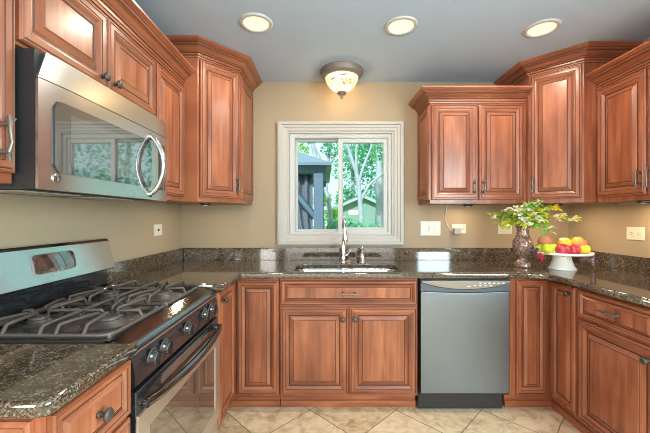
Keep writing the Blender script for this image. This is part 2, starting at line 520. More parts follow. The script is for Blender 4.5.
def box_body(parent, x0, x1, y0, y1, z0, z1, name='body'):
    return body_poly(parent, [(x0,y0),(x1,y0),(x1,y1),(x0,y1)], z0, z1, name)

UZ0 = 1.410; UD = 1.440; UT = 2.172; CB = 2.185      # uppers: bottom, door bottom, door top, crown bottom
LR = R(90); RR = R(-90)

# ---- left wall uppers (faces +X)
FXL = -0.93 - DT
def left_upper(name, y0, y1, zb, label, cat='wall cabinet'):
    e = empty(name, (FXL, y0, 0), LR, label, cat)
    box_body(e, 0, y1-y0, 0, FXL-XL-0.002, zb, CB)
    return e
e = left_upper('wall_cabinet', 0.52, 0.986, UZ0, 'cherry wall cabinet nearest the camera, left of the microwave, cut by the photo edge')
d = door(e, 0.004, 0.462, UD, UT-0.005); pull(d, 0.408, 1.535, 0.13)
W = 1.802-0.988
e = left_upper('wall_cabinet', 0.988, 1.802, 1.842, 'cherry two-door wall cabinet with round knobs directly above the microwave')
d = door(e, 0.006, 0.407, 1.852, UT-0.005); knob(d, 0.366, 1.892)
d = door(e, 0.411, W-0.006, 1.852, UT-0.005); knob(d, 0.447, 1.892)
e = left_upper('wall_cabinet', 1.804, 2.172, UZ0, 'narrow cherry wall cabinet between the microwave and the tall left corner cabinet')
d = door(e, 0.006, 0.355, UD, UT-0.005, 0.92)
e = empty('crown_moulding', (0, 0, 0), 0, 'cherry crown moulding running along the top of the left wall cabinets', 'moulding')
mb = MB(); mb.sweep([(FXL, 0.52, CB+0.001), (FXL, 2.172, CB+0.001)], CROWN, crown_mat); mb.build('moulding', WM, e)

# ---- tall corner wall cabinets, diagonal door
def corner_upper(wall_pt, a, b, side_a, side_b, label, hx, crown_path, end_panel=None):
    """a/b: ends of the diagonal face, left to right as seen from the room"""
    ax, ay = a; bx, by = b
    e = empty('corner_wall_cabinet', (ax, ay, 0), math.atan2(by-ay, bx-ax), label, 'wall cabinet')
    inv = Matrix.Rotation(-math.atan2(by-ay, bx-ax), 4, 'Z') @ Matrix.Translation((-ax, -ay, 0))
    loc = lambda p: tuple((inv @ Vector((p[0], p[1], 0)))[:2])
    poly = [loc(p) for p in (side_a, a, b, side_b, wall_pt)]
    body_poly(e, poly, UZ0, ZC-0.1)
    w = math.hypot(bx-ax, by-ay)
    d = door(e, 0.012, w-0.012, UD, 2.362, 0.92)
    pull(d, hx if hx > 0 else w+hx, 1.545, 0.115)
    mb = MB(); mb.sweep([(*loc(p), ZC-0.1005) for p in crown_path], CROWN, crown_mat); mb.build('crown', WM, e)
    return e, inv
aL, bL = (-0.860+DT*0.3, 2.176), (-0.632, 2.411)
e, inv = corner_upper((XL+0.002, YB-0.002), aL, bL, (XL+0.002, 2.176), (-0.632, YB-0.002),
    'tall cherry corner wall cabinet with diagonal door left of the window', -0.035, [(XL+0.002, 2.176), aL, bL, (-0.632, YB-0.002)])
# decorated end panel facing the window
mb = MB(); mb.M = inv @ Matrix.Translation((-0.632, 2.415, 0)) @ Matrix.Rotation(R(90), 4, 'Z')
mb.frame(0.006, 0.395, UD, 2.362, door_prof(0.9, 0.014), True, 0); mb.build('end_panel', WM, e)
bR, aR = (1.789, 2.244), (1.553, 2.480)
e, inv = corner_upper((XR-0.002, YB-0.002), aR, bR, (1.553, YB-0.002), (XR-0.002, 2.244),
    'tall cherry corner wall cabinet with diagonal door above the fruit stand', 0.038, [(1.553, YB-0.002), aR, bR, (XR-0.002, 2.244)])

# ---- back wall upper right of the window
FYU = 2.49 + DT
e = empty('wall_cabinet', (0.812, FYU, 0), 0, 'cherry two-door wall cabinet right of the window with panelled left end', 'wall cabinet')
box_body(e, 0, 0.740, 0, YB-FYU-0.002, UZ0, CB)
d = door(e, 0.010, 0.357, UD, UT); pull(d, 0.333, 1.535)
d = door(e, 0.372, 0.714, UD, UT); pull(d, 0.398, 1.535)
mb = MB(); mb.M = Matrix.Translation((0, 0.305, 0)) @ Matrix.Rotation(R(-90), 4, 'Z')
mb.frame(0.004, 0.300, UD, UT, door_prof(0.85, 0.014), True, 0); mb.build('end_panel', WM, e)
mb = MB(); mb.sweep([(0, YB-FYU-0.002, CB+0.0005), (0, 0, CB+0.0005), (0.738, 0, CB+0.0005)], CROWN, crown_mat); mb.build('crown', WM, e)

# ---- right wall upper (faces -X)
FXR = 1.86 + DT
e = empty('wall_cabinet', (FXR, 2.240, 0), RR, 'cherry two-door wall cabinet on the right wall above the outlet', 'wall cabinet')
box_body(e, 0, 0.72, 0, XR-FXR-0.002, UZ0, CB)
d = door(e, 0.010, 0.352, UD, UT); pull(d, 0.326, 1.535)
d = door(e, 0.360, 0.712, UD, UT); pull(d, 0.390, 1.535)
mb = MB(); mb.sweep([(0, 0, CB+0.0005), (0.72, 0, CB+0.0005)], CROWN, crown_mat)
mb.build('crown', WM, e)

# ------------------------------------------------------------------ base cabinets
BY = 2.167 + DT; BXL = -0.593 - DT; BXR = 1.490 + DT      # face frame planes
BT = 0.895; BB = 0.105; TOE = 0.055
def toe(parent, x0, x1, y=TOE):
    mb = MB(); mb.box(x0, x1, y, y+0.015, 0, BB, 0, 'x'); mb.box(x0, x1, y-0.010, y, 0, 0.045, 0, 'x')
    return mb.build('toe_kick', WM, parent)

# near-left cabinet with drawer and panelled end
e = empty('base_cabinet', (-0.613, 0.702, 0), LR, 'cherry base cabinet left of the range with a round drawer knob and panelled end', 'base cabinet')
Wn = 0.300
box_body(e, 0, Wn, 0, -0.613-XL-0.002, BB, BT-0.012)
d = door(e, 0.012, Wn-0.006, 0.708, 0.872, 0.52, 'drawer'); knob(d, Wn/2, 0.79)
d = door(e, 0.012, Wn-0.006, 0.12, 0.695); knob(d, Wn-0.04, 0.64)
mb = MB(); mb.M = Matrix.Translation((0, 0.59, 0)) @ Matrix.Rotation(R(-90), 4, 'Z')
mb.frame(0.006, 0.575, 0.12, 0.872, door_prof(1.0, 0.016), True, 0); mb.build('end_panel', WM, e)
toe(e, 0, Wn)

# left corner: one carousel cabinet with two doors meeting at the inner corner
e = empty('corner_base_cabinet', (BXL, 1.803, 0), 0, 'cherry corner base cabinet between the range and the sink cabinet', 'base cabinet')
X = lambda x: x - BXL
body_poly(e, [(X(XL+0.002), 0), (0, 0), (0, BY-1.803), (X(-0.307), BY-1.803), (X(-0.307), YB-1.805), (X(XL+0.002), YB-1.805)], BB, BT)
c = door(e, X(-0.588), X(-0.310), 0.12, 0.882, 0.92, 'door', BY-1.803)
mb = MB(); mb.M = Matrix.Rotation(R(90), 4, 'Z')
mb.frame(0.012, BY-1.803-0.028, 0.12, 0.882, door_prof(0.92), True, 0); d2 = mb.build('door', WM, e)
mb = MB(); mb.M = Matrix.Rotation(R(90), 4, 'Z') @ Matrix.Translation((0.075, -DT, 0.828)) @ Matrix.Rotation(R(90), 4, 'X')
mb.lathe([(0.009, 0), (0.0055, 0.012), (0.0165, 0.021), (0.0175, 0.025), (0.014, 0.030), (0, 0.032)], 18); mb.build('knob', BRONZE, d2)
mb = MB()
mb.box(-TOE-0.015, -TOE, 0, BY-1.803+TOE, 0, BB, 0, 'y'); mb.box(-TOE, X(-0.307), BY-1.803+TOE, BY-1.803+TOE+0.015, 0, BB, 0, 'x')
mb.box(-TOE, -TOE+0.010, 0, BY-1.803+TOE-0.01, 0, 0.045, 0, 'y'); mb.box(-TOE, X(-0.307), BY-1.803+TOE-0.010, BY-1.803+TOE, 0, 0.045, 0, 'x')
mb.build('toe_kick', WM, e)

# sink cabinet
SX0, SX1 = -0.304, 0.622
e = empty('sink_base_cabinet', (SX0, BY, 0), 0, 'cherry sink base cabinet with one wide drawer front above two doors', 'base cabinet')
w = SX1-SX0
mb = MB()
for bx in ((0, 0.018, 0, 0.62), (w-0.018, w, 0, 0.62)): mb.box(bx[0], bx[1], bx[2], bx[3], BB, BT)
mb.box(0.018, w-0.018, 0.0, 0.62, BB, BB+0.018, 0, 'x'); mb.box(0.018, w-0.018, 0.0, 0.018, BB+0.018, 0.16, 0, 'x')
mb.box(0.018, w-0.018, 0.0, 0.018, 0.68, BT, 0, 'x'); mb.box(w/2-0.02, w/2+0.02, 0, 0.018, 0.16, 0.68)
mb.build('body', WM, e)
d = door(e, 0.006, w-0.006, 0.717, 0.882, 0.52, 'drawer_front'); pull(d, w/2, 0.797, 0.125, False)
d = door(e, 0.006, w/2-0.004, 0.12, 0.703); knob(d, w/2-0.040, 0.628)
d = door(e, w/2+0.004, w-0.006, 0.12, 0.703); knob(d, w/2+0.040, 0.628)
toe(e, 0, w)

# right corner cabinet (starts with the stile beside the dishwasher)
e = empty('corner_base_cabinet', (1.236, BY, 0), 0, 'cherry corner base cabinet right of the dishwasher, two narrow doors meeting', 'base cabinet')
X = lambda x: x - 1.236
yr = BY - 1.932
body_poly(e, [(0, 0), (X(BXR), 0), (X(BXR), -yr), (X(XR-0.002), -yr), (X(XR-0.002), YB-BY-0.002), (0, YB-BY-0.002)], BB, BT)
door(e, X(1.282), X(1.484), 0.12, 0.882, 0.80)
mb = MB(); mb.M = Matrix.Translation((X(BXR), 0, 0)) @ Matrix.Rotation(R(-90), 4, 'Z')
mb.frame(0.034, yr-0.010, 0.12, 0.882, door_prof(0.80), True, 0); d2 = mb.build('door', WM, e)
mb = MB(); mb.M = Matrix.Translation((X(BXR), 0, 0)) @ Matrix.Rotation(R(-90), 4, 'Z') @ Matrix.Translation((yr-0.050, -DT, 0.838)) @ Matrix.Rotation(R(90), 4, 'X')
mb.lathe([(0.009, 0), (0.0055, 0.012), (0.0165, 0.021), (0.0175, 0.025), (0.014, 0.030), (0, 0.032)], 18); mb.build('knob', BRONZE, d2)
mb = MB()
mb.box(0, X(BXR)+TOE, TOE, TOE+0.015, 0, BB, 0, 'x'); mb.box(X(BXR)+TOE, X(BXR)+TOE+0.015, -yr, TOE+0.015, 0, BB, 0, 'y')
mb.box(0, X(BXR)+TOE-0.01, TOE-0.01, TOE, 0, 0.045, 0, 'x'); mb.box(X(BXR)+TOE-0.01, X(BXR)+TOE, -yr, TOE, 0, 0.045, 0, 'y')
mb.build('toe_kick', WM, e)

e = empty('base_cabinet', (BXR, 1.930, 0), RR, 'cherry base cabinet on the right wall with a drawer above one door', 'base cabinet')
w = 0.478
box_body(e, 0, w, 0, XR-BXR-0.002, BB, BT)
d = door(e, 0.008, w-0.006, 0.720, 0.882, 0.52, 'drawer'); pull(d, w/2, 0.806, 0.125, False)
d = door(e, 0.008, w-0.006, 0.12, 0.705); knob(d, w-0.044, 0.645)
toe(e, 0, w)

# ------------------------------------------------------------------ worktops (flat outline with rounded edges)
def slab(name, outlines, zt, th, bev, mat, parent=None):
    cu = bpy.data.curves.new(name, 'CURVE'); cu.dimensions = '2D'; cu.fill_mode = 'BOTH'
    cu.extrude = th/2-bev; cu.bevel_depth = bev; cu.bevel_resolution = 3
    for pts in outlines:
        s = cu.splines.new('POLY'); s.points.add(len(pts)-1); s.use_cyclic_u = True
        for q, p in zip(s.points, pts): q.co = (p[0], p[1], 0, 1)
    t = bpy.data.objects.new(name+'_c', cu); COL.objects.link(t)
    bpy.context.view_layer.update()
    me = bpy.data.meshes.new_from_object(t.evaluated_get(bpy.context.evaluated_depsgraph_get()))
    bpy.data.objects.remove(t); bpy.data.curves.remove(cu)
    me.name = name; me.materials.clear(); me.materials.append(mat)
    o = bpy.data.objects.new(name, me); COL.objects.link(o); o.parent = parent
    o.location = (0, 0, zt-th/2)
    return o
def rrect(x0, x1, y0, y1, r, n=6):
    out = []
    for cx, cy, a0 in ((x1-r, y0+r, -90), (x1-r, y1-r, 0), (x0+r, y1-r, 90), (x0+r, y0+r, 180)):
        out += [(cx+r*math.cos(R(a0+90*i/n)), cy+r*math.sin(R(a0+90*i/n))) for i in range(n+1)]
    return out
TH = 0.036; BV = 0.010; g = BV
EYF = 2.147; EXL = -0.566; EXN = -0.580; EXR = 1.462
SKX0, SKX1, SKY0, SKY1 = -0.215, 0.545, 2.215, 2.585
wt = empty('worktop', (0, 0, 0), 0, 'brown speckled granite worktop running round the sink, back wall and right wall', 'worktop')
arcL = [(EXL+0.05-0.05*math.cos(R(a)), EYF-0.05+0.05*math.sin(R(a))) for a in (0, 22, 45, 68, 90)]
outer = [(XL+0.003+g, 1.804+g), (EXL-g, 1.804+g)] + [(x-g, y+g) for x, y in arcL] + \
        [(1.33, EYF+g), (1.38, EYF+g-0.006), (1.43, EYF+g-0.03), (EXR+g-0.006, EYF-0.075), (EXR+g, EYF-0.13), (EXR+g, 1.43+g), (XR-0.003-g, 1.43+g), (XR-0.003-g, YB-0.003-g), (XL+0.003+g, YB-0.003-g)]
slab('worktop_slab', [outer, rrect(SKX0-g, SKX1+g, SKY0-g, SKY1+g, 0.09)], ZW, TH, BV, GRAN, wt)
mb = MB()
mb.box(XL+0.024, XR-0.024, YB-0.022, YB-0.002, ZW, ZW+0.105); mb.build('backsplash', GRAN, wt, 0.003)
mb = MB(); mb.box(XL+0.002, XL+0.022, 1.81, YB-0.002, ZW, ZW+0.105); mb.build('backsplash', GRAN, wt, 0.003)
mb = MB(); mb.box(XR-0.022, XR-0.002, 1.43, YB-0.002, ZW, ZW+0.105); mb.build('backsplash', GRAN, wt, 0.003)
e = empty('worktop', (0, 0, 0), 0, 'short brown granite worktop in the foreground left of the range', 'worktop')
slab('worktop_slab', [[(XL+0.003+g, 0.676+g), (EXN-0.018-g, 0.676+g), (EXN-0.005-g, 0.681+g), (EXN-g, 0.694+g), (EXN-g, 1.003-g), (XL+0.003+g, 1.003-g)]], ZW-0.014, TH, BV, GRAN, e)
mb = MB(); mb.box(XL+0.002, XL+0.022, 0.68, 1.0, ZW-0.014, ZW+0.091); mb.build('backsplash', GRAN, e, 0.003)

# sink bowl (undermounted)
mb = MB()
n = 6
rows = []
for inset, z in ((-0.012, ZW-TH-0.001), (0.0, ZW-TH-0.001), (0.004, ZW-TH-0.02), (0.012, 0.74), (0.05, 0.715)):
    rows.append([mb.vert((x, y, z)) for x, y in rrect(SKX0+inset, SKX1-inset, SKY0+inset, SKY1-inset, 0.085)])
for a, b in zip(rows, rows[1:]):
    m = len(a)
    for i in range(m): mb.face((a[i], a[(i+1)%m], b[(i+1)%m], b[i]), 0, True)
mb.face(rows[-1])
sk = mb.build('sink', simple('sink_steel', (0.72, 0.72, 0.70), 0.22, 1.0))
tag(sk, 'stainless steel undermount sink bowl set into the granite below the window', 'sink')
mb = MB(); mb.M = Matrix.Translation((0.165, 2.40, 0.7155)); mb.lathe([(0.045, 0), (0.045, 0.003), (0.036, 0.004), (0.03, 0.001), (0, 0.001)], 20)
mb.build('drain', CHROME, sk)

# faucet
fx, fy = 0.150, 2.675
e = empty('faucet', (fx, fy, ZW), 0, 'tall chrome gooseneck kitchen faucet standing behind the sink', 'faucet')
mb = MB(); mb.lathe([(0.030, 0), (0.030, 0.006), (0.024, 0.012), (0.021, 0.05), (0.023, 0.10), (0.019, 0.14), (0.0135, 0.16)], 20); mb.build('body', CHROME, e)
mb = MB(); pts = [(0, 0, 0.155), (0, 0, 0.27)] + [(0.004*math.sin(R(a)), -0.085+0.085*math.cos(R(a)), 0.285+0.085*math.sin(R(a))) for a in range(0, 181, 20)] + [(0.004, -0.172, 0.262)]
mb.tube(pts, 0.0125, 14); mb.build('spout', CHROME, e)
mb = MB(); mb.tube([(0.004, -0.172, 0.266), (0.005, -0.174, 0.235), (0.006, -0.176, 0.195), (0.006, -0.177, 0.180)], [0.014, 0.017, 0.020, 0.017], 14); mb.build('spray_head', CHROME, e)
mb = MB(); mb.tube([(0.018, 0, 0.055), (0.042, -0.002, 0.060)], 0.012, 12); mb.tube([(0.036, -0.002, 0.060), (0.055, -0.008, 0.085), (0.066, -0.012, 0.105)], [0.008, 0.007, 0.006], 10)
mb.build('lever', CHROME, e)
e = empty('soap_dispenser', (0.305, 2.67, ZW), 0, 'short satin metal soap dispenser right of the faucet', 'soap dispenser')
mb = MB(); mb.lathe([(0.026, 0), (0.026, 0.006), (0.020, 0.010), (0.021, 0.055), (0.017, 0.075), (0.010, 0.080), (0.010, 0.095)], 18); mb.build('body', NICKEL, e)
mb = MB(); mb.lathe([(0.010, 0.093), (0.015, 0.096), (0.015, 0.112), (0.008, 0.118), (0.005, 0.132), (0, 0.133)], 16); mb.tube([(0, 0, 0.105), (0, -0.03, 0.112), (0, -0.062, 0.104)], [0.008, 0.007, 0.005], 10)
mb.build('pump', NICKEL, e)
e = empty('sink_stopper', (0.195, 2.655, ZW+0.001), 0, 'small brass-coloured round stopper on the granite between faucet and soap dispenser', 'stopper')
mb = MB(); mb.lathe([(0.022, 0), (0.024, 0.003), (0.022, 0.008), (0.008, 0.011), (0.007, 0.02), (0, 0.021)], 16); mb.build('disc', simple('brass', (0.72, 0.50, 0.25), 0.3, 1.0), e)

# ------------------------------------------------------------------ dishwasher
DX0, DX1 = 0.634, 1.232; w = DX1-DX0
e = empty('dishwasher', (DX0, 2.160, 0), 0, 'stainless steel dishwasher with dark control panel between sink cabinet and corner', 'dishwasher')
mb = MB(); mb.box(0.004, w-0.004, 0.03, 0.60, 0.11, 0.893); mb.build('body', BLACKM, e)
N = 16
xs = [w*i/N for i in range(N+1)]
sag = lambda x: 0.010*(1-(2*x/w-1)**2)
mb = MB()
mb.prism([(0.003, 0.133), (w-0.003, 0.133)] + [(x if 0 < i < N else (w-0.003 if i else 0.003), 0.812-sag(x)) for i, x in reversed(list(enumerate(xs)))], 0, 0.03)
mb.build('door', STEELV, e, 0.004)
mb = MB()
mb.prism([(x if 0 < i < N else (w-0.003 if i else 0.003), 0.815-sag(x)) for i, x in enumerate(xs)] + [(w-0.003, 0.889), (0.003, 0.889)], 0.002, 0.03)
cp = mb.build('control_panel', SLATE, e, 0.003)
mb = MB(); arc = lambda x: 0.876-0.046*(1-(2*x/w-1)**2)
mb.prism([(x if 0 < i < N else (w-0.006 if i else 0.006), arc(x)-0.006) for i, x in enumerate(xs)] + [(w-0.006, 0.886), (0.006, 0.886)], -0.003, 0.006); mb.build('pocket_shadow', BLACKM, cp)  # black strip showing below the lip, stands in for the handle pocket's shadow
mb = MB()
mb.prism([(x if 0 < i < N else (w-0.006 if i else 0.006), arc(x)) for i, x in enumerate(xs)] + [(w-0.006, 0.886), (0.006, 0.886)], -0.018, 0.004)
hp = mb.build('handle_lip', simple('champagne_panel', (0.25, 0.22, 0.18), 0.35, 0.6), cp, 0.002)
for i in range(6):
    mb = MB(); mb.box(w*0.64+i*0.030, w*0.64+0.016+i*0.030, -0.0195, -0.018, 0.868, 0.8745); mb.build('button', WHITEP, hp)
for i in range(4):
    mb = MB(); mb.box(w*0.585+i*0.034, w*0.585+0.012+i*0.034, -0.0195, -0.018, 0.851, 0.8575); mb.build('button', WHITEP, hp)
mb = MB(); mb.box(w*0.50, w*0.545, -0.0195, -0.018, 0.846, 0.849); mb.build('nameplate', WHITEP, hp)
mb = MB(); mb.box(0.0, w-0.03, 0.045, 0.06, 0.008, 0.128); mb.build('toe_panel', BLACKM, e)

# ------------------------------------------------------------------ range (faces +X; local x = along the wall away from the camera)
RY0, RY1 = 1.012, 1.796; W = RY1-RY0
rng = empty('range', (-0.612, RY0, -0.016), LR, 'black and stainless gas range with iron grates under the microwave', 'range')
mb = MB(); mb.box(0.0, W, 0.02, 0.622, 0.06, 0.90); mb.box(0.03, W-0.03, 0.06, 0.60, 0.0165, 0.06); mb.build('body', BLACKM, rng)
# cooktop pan with rim, sunken centre and rounded front lip
mb = MB()
prof = [(-0.010, 0.895), (-0.012, 0.905), (-0.008, 0.914), (0.004, 0.921), (0.055, 0.936), (0.072, 0.938), (0.078, 0.932), (0.56, 0.932), (0.565, 0.936), (0.625, 0.938), (0.625, 0.895)]
a = [mb.vert((0, y, z)) for y, z in prof]; b = [mb.vert((W, y, z)) for y, z in prof]
for i in range(len(prof)-1): mb.face((a[i], b[i], b[i+1], a[i+1]), 0, i < 4)
mb.face((a[-1], b[-1], b[0], a[0])); mb.face(a, 0); mb.face(b[::-1], 0)
for x in (0.0, W-0.022): mb.box(x, x+0.022, 0.06, 0.60, 0.930, 0.939)
ct = mb.build('cooktop', ENAMEL, rng)
mb = MB()
prof = [(-0.008, 0.893), (-0.0145, 0.899), (-0.0145, 0.907), (-0.010, 0.916), (0.004, 0.9235), (0.056, 0.9385), (0.056, 0.93), (0.004, 0.915)]
a = [mb.vert((-0.001, y, z)) for y, z in prof]; b = [mb.vert((W+0.001, y, z)) for y, z in prof]; m = len(prof)
for i in range(m): mb.face((a[i], b[i], b[(i+1)%m], a[(i+1)%m]), 0, i < 4)
mb.face(a); mb.face(b[::-1]); mb.build('front_rail', simple('dark_polished_metal', (0.20, 0.21, 0.23), 0.14, 1.0), rng)
# control panel
mb = MB()
prof = [(-0.002, 0.895), (-0.012, 0.870), (-0.020, 0.830), (-0.022, 0.795), (-0.016, 0.785), (0.03, 0.785), (0.03, 0.895)]
a = [mb.vert((0, y, z)) for y, z in prof]; b = [mb.vert((W, y, z)) for y, z in prof]; m = len(prof)
for i in range(m): mb.face((a[i], a[(i+1)%m], b[(i+1)%m], b[i]), 0, i < 3)
mb.face(a[::-1]); mb.face(b); cpn = mb.build('control_panel', BLACKG, rng)
mb = MB(); mb.box(0.012, W-0.012, -0.014, -0.006, 0.889, 0.896); mb.build('trim_strip', STEEL, cpn, 0.002)
for x in (0.105, 0.190, 0.385, 0.585, 0.672):
    mb = MB(); mb.M = Matrix.Translation((x, -0.016, 0.845)) @ Matrix.Rotation(R(90+8), 4, 'X')
    mb.lathe([(0.031, 0), (0.031, 0.003), (0.028, 0.0045), (0.024, 0.006), (0.022, 0.022), (0.020, 0.025), (0.016, 0.025), (0, 0.025)], 20, 0, [1, 1, 0, 0, 1, 0, 0])
    mb.box(-0.006, 0.006, -0.022, 0.022, 0.022, 0.034)
    mb.build('knob', [BLACKG, BRONZE], cpn)
# oven door
mb = MB(); z0, z1 = 0.225, 0.775
mb.box(0.004, W-0.004, -0.022, 0.02, z0, z1); odo = mb.build('oven_door', [BLACKG], rng, 0.004)
mb = MB(); mb.frame(0.004, W-0.004, z0, 0.700, [(0, -0.0222, 0), (0.002, -0.030, 0), (0.066, -0.030, 0), (0.070, -0.026, 0)], cap=False)
mb.build('door_frame', simple('champagne_steel', (0.66, 0.62, 0.55), 0.35, 0.9), odo)
mb = MB(); mb.box(0.070, W-0.070, -0.0265, -0.023, z0+0.066, 0.634); mb.build('oven_window', OVENGLASS, odo)
for i in range(4):
    mb = MB(); mb.box(0.16, W-0.16, -0.0240, -0.0215, 0.752-i*0.009, 0.756-i*0.009); mb.build('vent_slot', CHROME, odo)
mb = MB(); hp_ = []
for i in range(17):
    t = i/16; hp_.append((0.03+(W-0.06)*t, -0.040-0.036*math.sin(math.pi*t)**0.7, 0.728))
mb.tube(hp_, [0.014]*17, 12, sq=1.2)
for x in (0.035, W-0.035): mb.tube([(x, -0.02, 0.728), (x, -0.046, 0.728)], [0.016, 0.014], 12)
mb.build('handle', simple('dark_chrome', (0.20, 0.20, 0.22), 0.12, 1.0), odo)
mb = MB(); mb.box(0.004, W-0.004, -0.020, 0.02, 0.065, 0.215); dr = mb.build('drawer', simple('champagne_drawer', (0.60, 0.57, 0.52), 0.35, 0.9), rng, 0.005)
mb = MB(); mb.box(0.15, W-0.15, -0.034, -0.019, 0.19, 0.205); mb.build('drawer_lip', BLACKG, dr, 0.003)
# backguard: slanted stainless hood with black glass strip below
mb = MB()
prof = [(0.548, 1.048), (0.552, 1.066), (0.583, 1.192), (0.592, 1.205), (0.612, 1.208), (0.625, 1.198), (0.636, 1.04), (0.560, 1.040)]
a = [mb.vert((0.0, y, z)) for y, z in prof]; b = [mb.vert((W, y, z)) for y, z in prof]; m = len(prof)
for i in range(m): mb.face((a[i], b[i], b[(i+1)%m], a[(i+1)%m]), 0, i in (0, 2, 3, 4))
mb.face(a); mb.face(b[::-1]); bgd = mb.build('backguard', simple('satin_steel', (0.60, 0.62, 0.63), 0.17, 1.0), rng, 0.004)
mb = MB(); mb.box(0.004, W-0.004, 0.588, 0.634, 0.937, 1.045); mb.build('splash_panel', BLACKG, rng)
mb = MB(); mb.tube([(0.006, 0.545, 0.944), (W-0.006, 0.545, 0.944)], 0.011, 14); mb.build('rear_trim', STEEL, rng)
sl = math.atan2(0.583-0.552, 1.192-1.066)
mb = MB(); mb.M = Matrix.Translation((0.3955, 0.5675, 1.127)) @ Matrix.Rotation(-sl, 4, 'X')
g_ = []
for i in range(17):
    x = -0.098+0.196*i/16; ins = max(0, 0.010-(0.098-abs(x)))*0.7
    g_.append([mb.vert((x, -0.015-0.008*(1-((x-0.050)/0.098)**2)-0.003*(1-(k/4-1)**2), (k/4-1)*(0.040-ins))) for k in range(9)])
for c0, c1 in zip(g_, g_[1:]):
    for k in range(8): mb.face((c0[k], c1[k], c1[k+1], c0[k+1]), 0, True)
lp = [c[0] for c in g_] + g_[-1][1:] + [c[-1] for c in g_[:-1]][::-1] + g_[0][1:-1][::-1]
for i, j in zip(lp, lp[1:]+lp[:1]):
    p, q = mb.v[i], mb.v[j]
    f4 = [len(mb.v)+k for k in range(4)]
    sl_ = Vector((0, math.cos(sl), math.sin(-sl)))
    mb.v += [p, q, tuple(Vector(q)+sl_*0.02), tuple(Vector(p)+sl_*0.02)]
    mb.face(f4[::-1], 1)
dsp = mb.build('display', [MWGLASS, GREYP], bgd)
mb = MB(); mb.M = Matrix.Translation((0.3955, 0.5675, 1.127)) @ Matrix.Rotation(-sl, 4, 'X')
o_ = rrect(-0.102, 0.102, -0.044, 0.044, 0.015, 4); mb.prism(o_, -0.0015, 0.004); mb.build('display_bezel', GREYP, bgd)
mb = MB(); mb.M = Matrix.Translation((0.3955, 0.5675, 1.127)) @ Matrix.Rotation(-sl, 4, 'X'); mb.box(-0.03, 0.04, -0.002, 0.002, -0.062, -0.0575); mb.build('nameplate', GREYP, bgd)
# burners and grates
burn = [(0.195, 0.19), (0.195, 0.45), (W-0.195, 0.19), (W-0.195, 0.45)]
for i, (bx, by) in enumerate(burn):
    r = (0.040, 0.032, 0.048, 0.036)[i]
    mb = MB(); mb.M = Matrix.Translation((bx, by, 0.932)); mb.lathe([(r*1.9, 0), (r*1.8, 0.003), (r*1.15, 0.004), (r*1.1, 0.012), (r*0.95, 0.016), (0, 0.016)], 24)
    bn = mb.build('burner', simple('burner_base', (0.16, 0.15, 0.14), 0.35, 0.7) if i == 0 else bpy.data.materials['burner_base'], rng)
    mb = MB(); mb.M = Matrix.Translation((bx, by, 0.9485)); mb.lathe([(r, 0), (r, 0.006), (r*0.9, 0.009), (0, 0.010)], 24); mb.build('burner_cap', IRON, bn)
def grate(x0, x1):
    y0, y1 = 0.070, 0.522; zt = 0.974; s = 0.0062
    mb = MB()
    def bar(pts, r=s): mb.tube(pts, r, 6, sq=1.15)
    rr = rrect(x0, x1, y0, y1, 0.035, 4); rr.append(rr[0])
    bar([(x, y, zt-0.026) for x, y in rr])
    cx, cy = (x0+x1)/2, (y0+y1)/2
    bar([(x0, cy, zt-0.026), (x0+0.012, cy, zt-0.002), (x0+0.03, cy, zt), (x1-0.03, cy, zt), (x1-0.012, cy, zt-0.002), (x1, cy, zt-0.026)])
    for by in (0.19, 0.45):
        for sx in (-1, 1):
            ex = x0 if sx < 0 else x1
            bar([(ex, by-0.035, zt-0.026), (ex-sx*0.015, by-0.035, zt+0.002), (ex-sx*0.05, by-0.03, zt+0.003), (cx+sx*0.032, by-0.010, zt+0.001), (cx+sx*0.024, by-0.006, zt-0.008)])
            bar([(ex, by+0.055, zt-0.026), (ex-sx*0.015, by+0.055, zt+0.002), (ex-sx*0.06, by+0.045, zt+0.003), (cx+sx*0.040, by+0.020, zt+0.001), (cx+sx*0.034, by+0.016, zt-0.008)])
        for sy in (-1, 1):
            ey = (y0 if by < cy else cy) if sy < 0 else (cy if by < cy else y1)
            bar([(cx, ey, zt-0.026), (cx, ey-sy*0.012, zt+0.002), (cx, by+sy*0.034, zt+0.002), (cx, by+sy*0.028, zt-0.008)])
    for x in (x0+0.012, x1-0.012):
        for y in (y0+0.012, cy, y1-0.012): mb.tube([(x, y, zt-0.024), (x, y, 0.9325)], [0.008, 0.010], 6)
    return mb.build('grate', IRON, rng)
grate(0.020, W/2-0.004); grate(W/2+0.004, W-0.020)

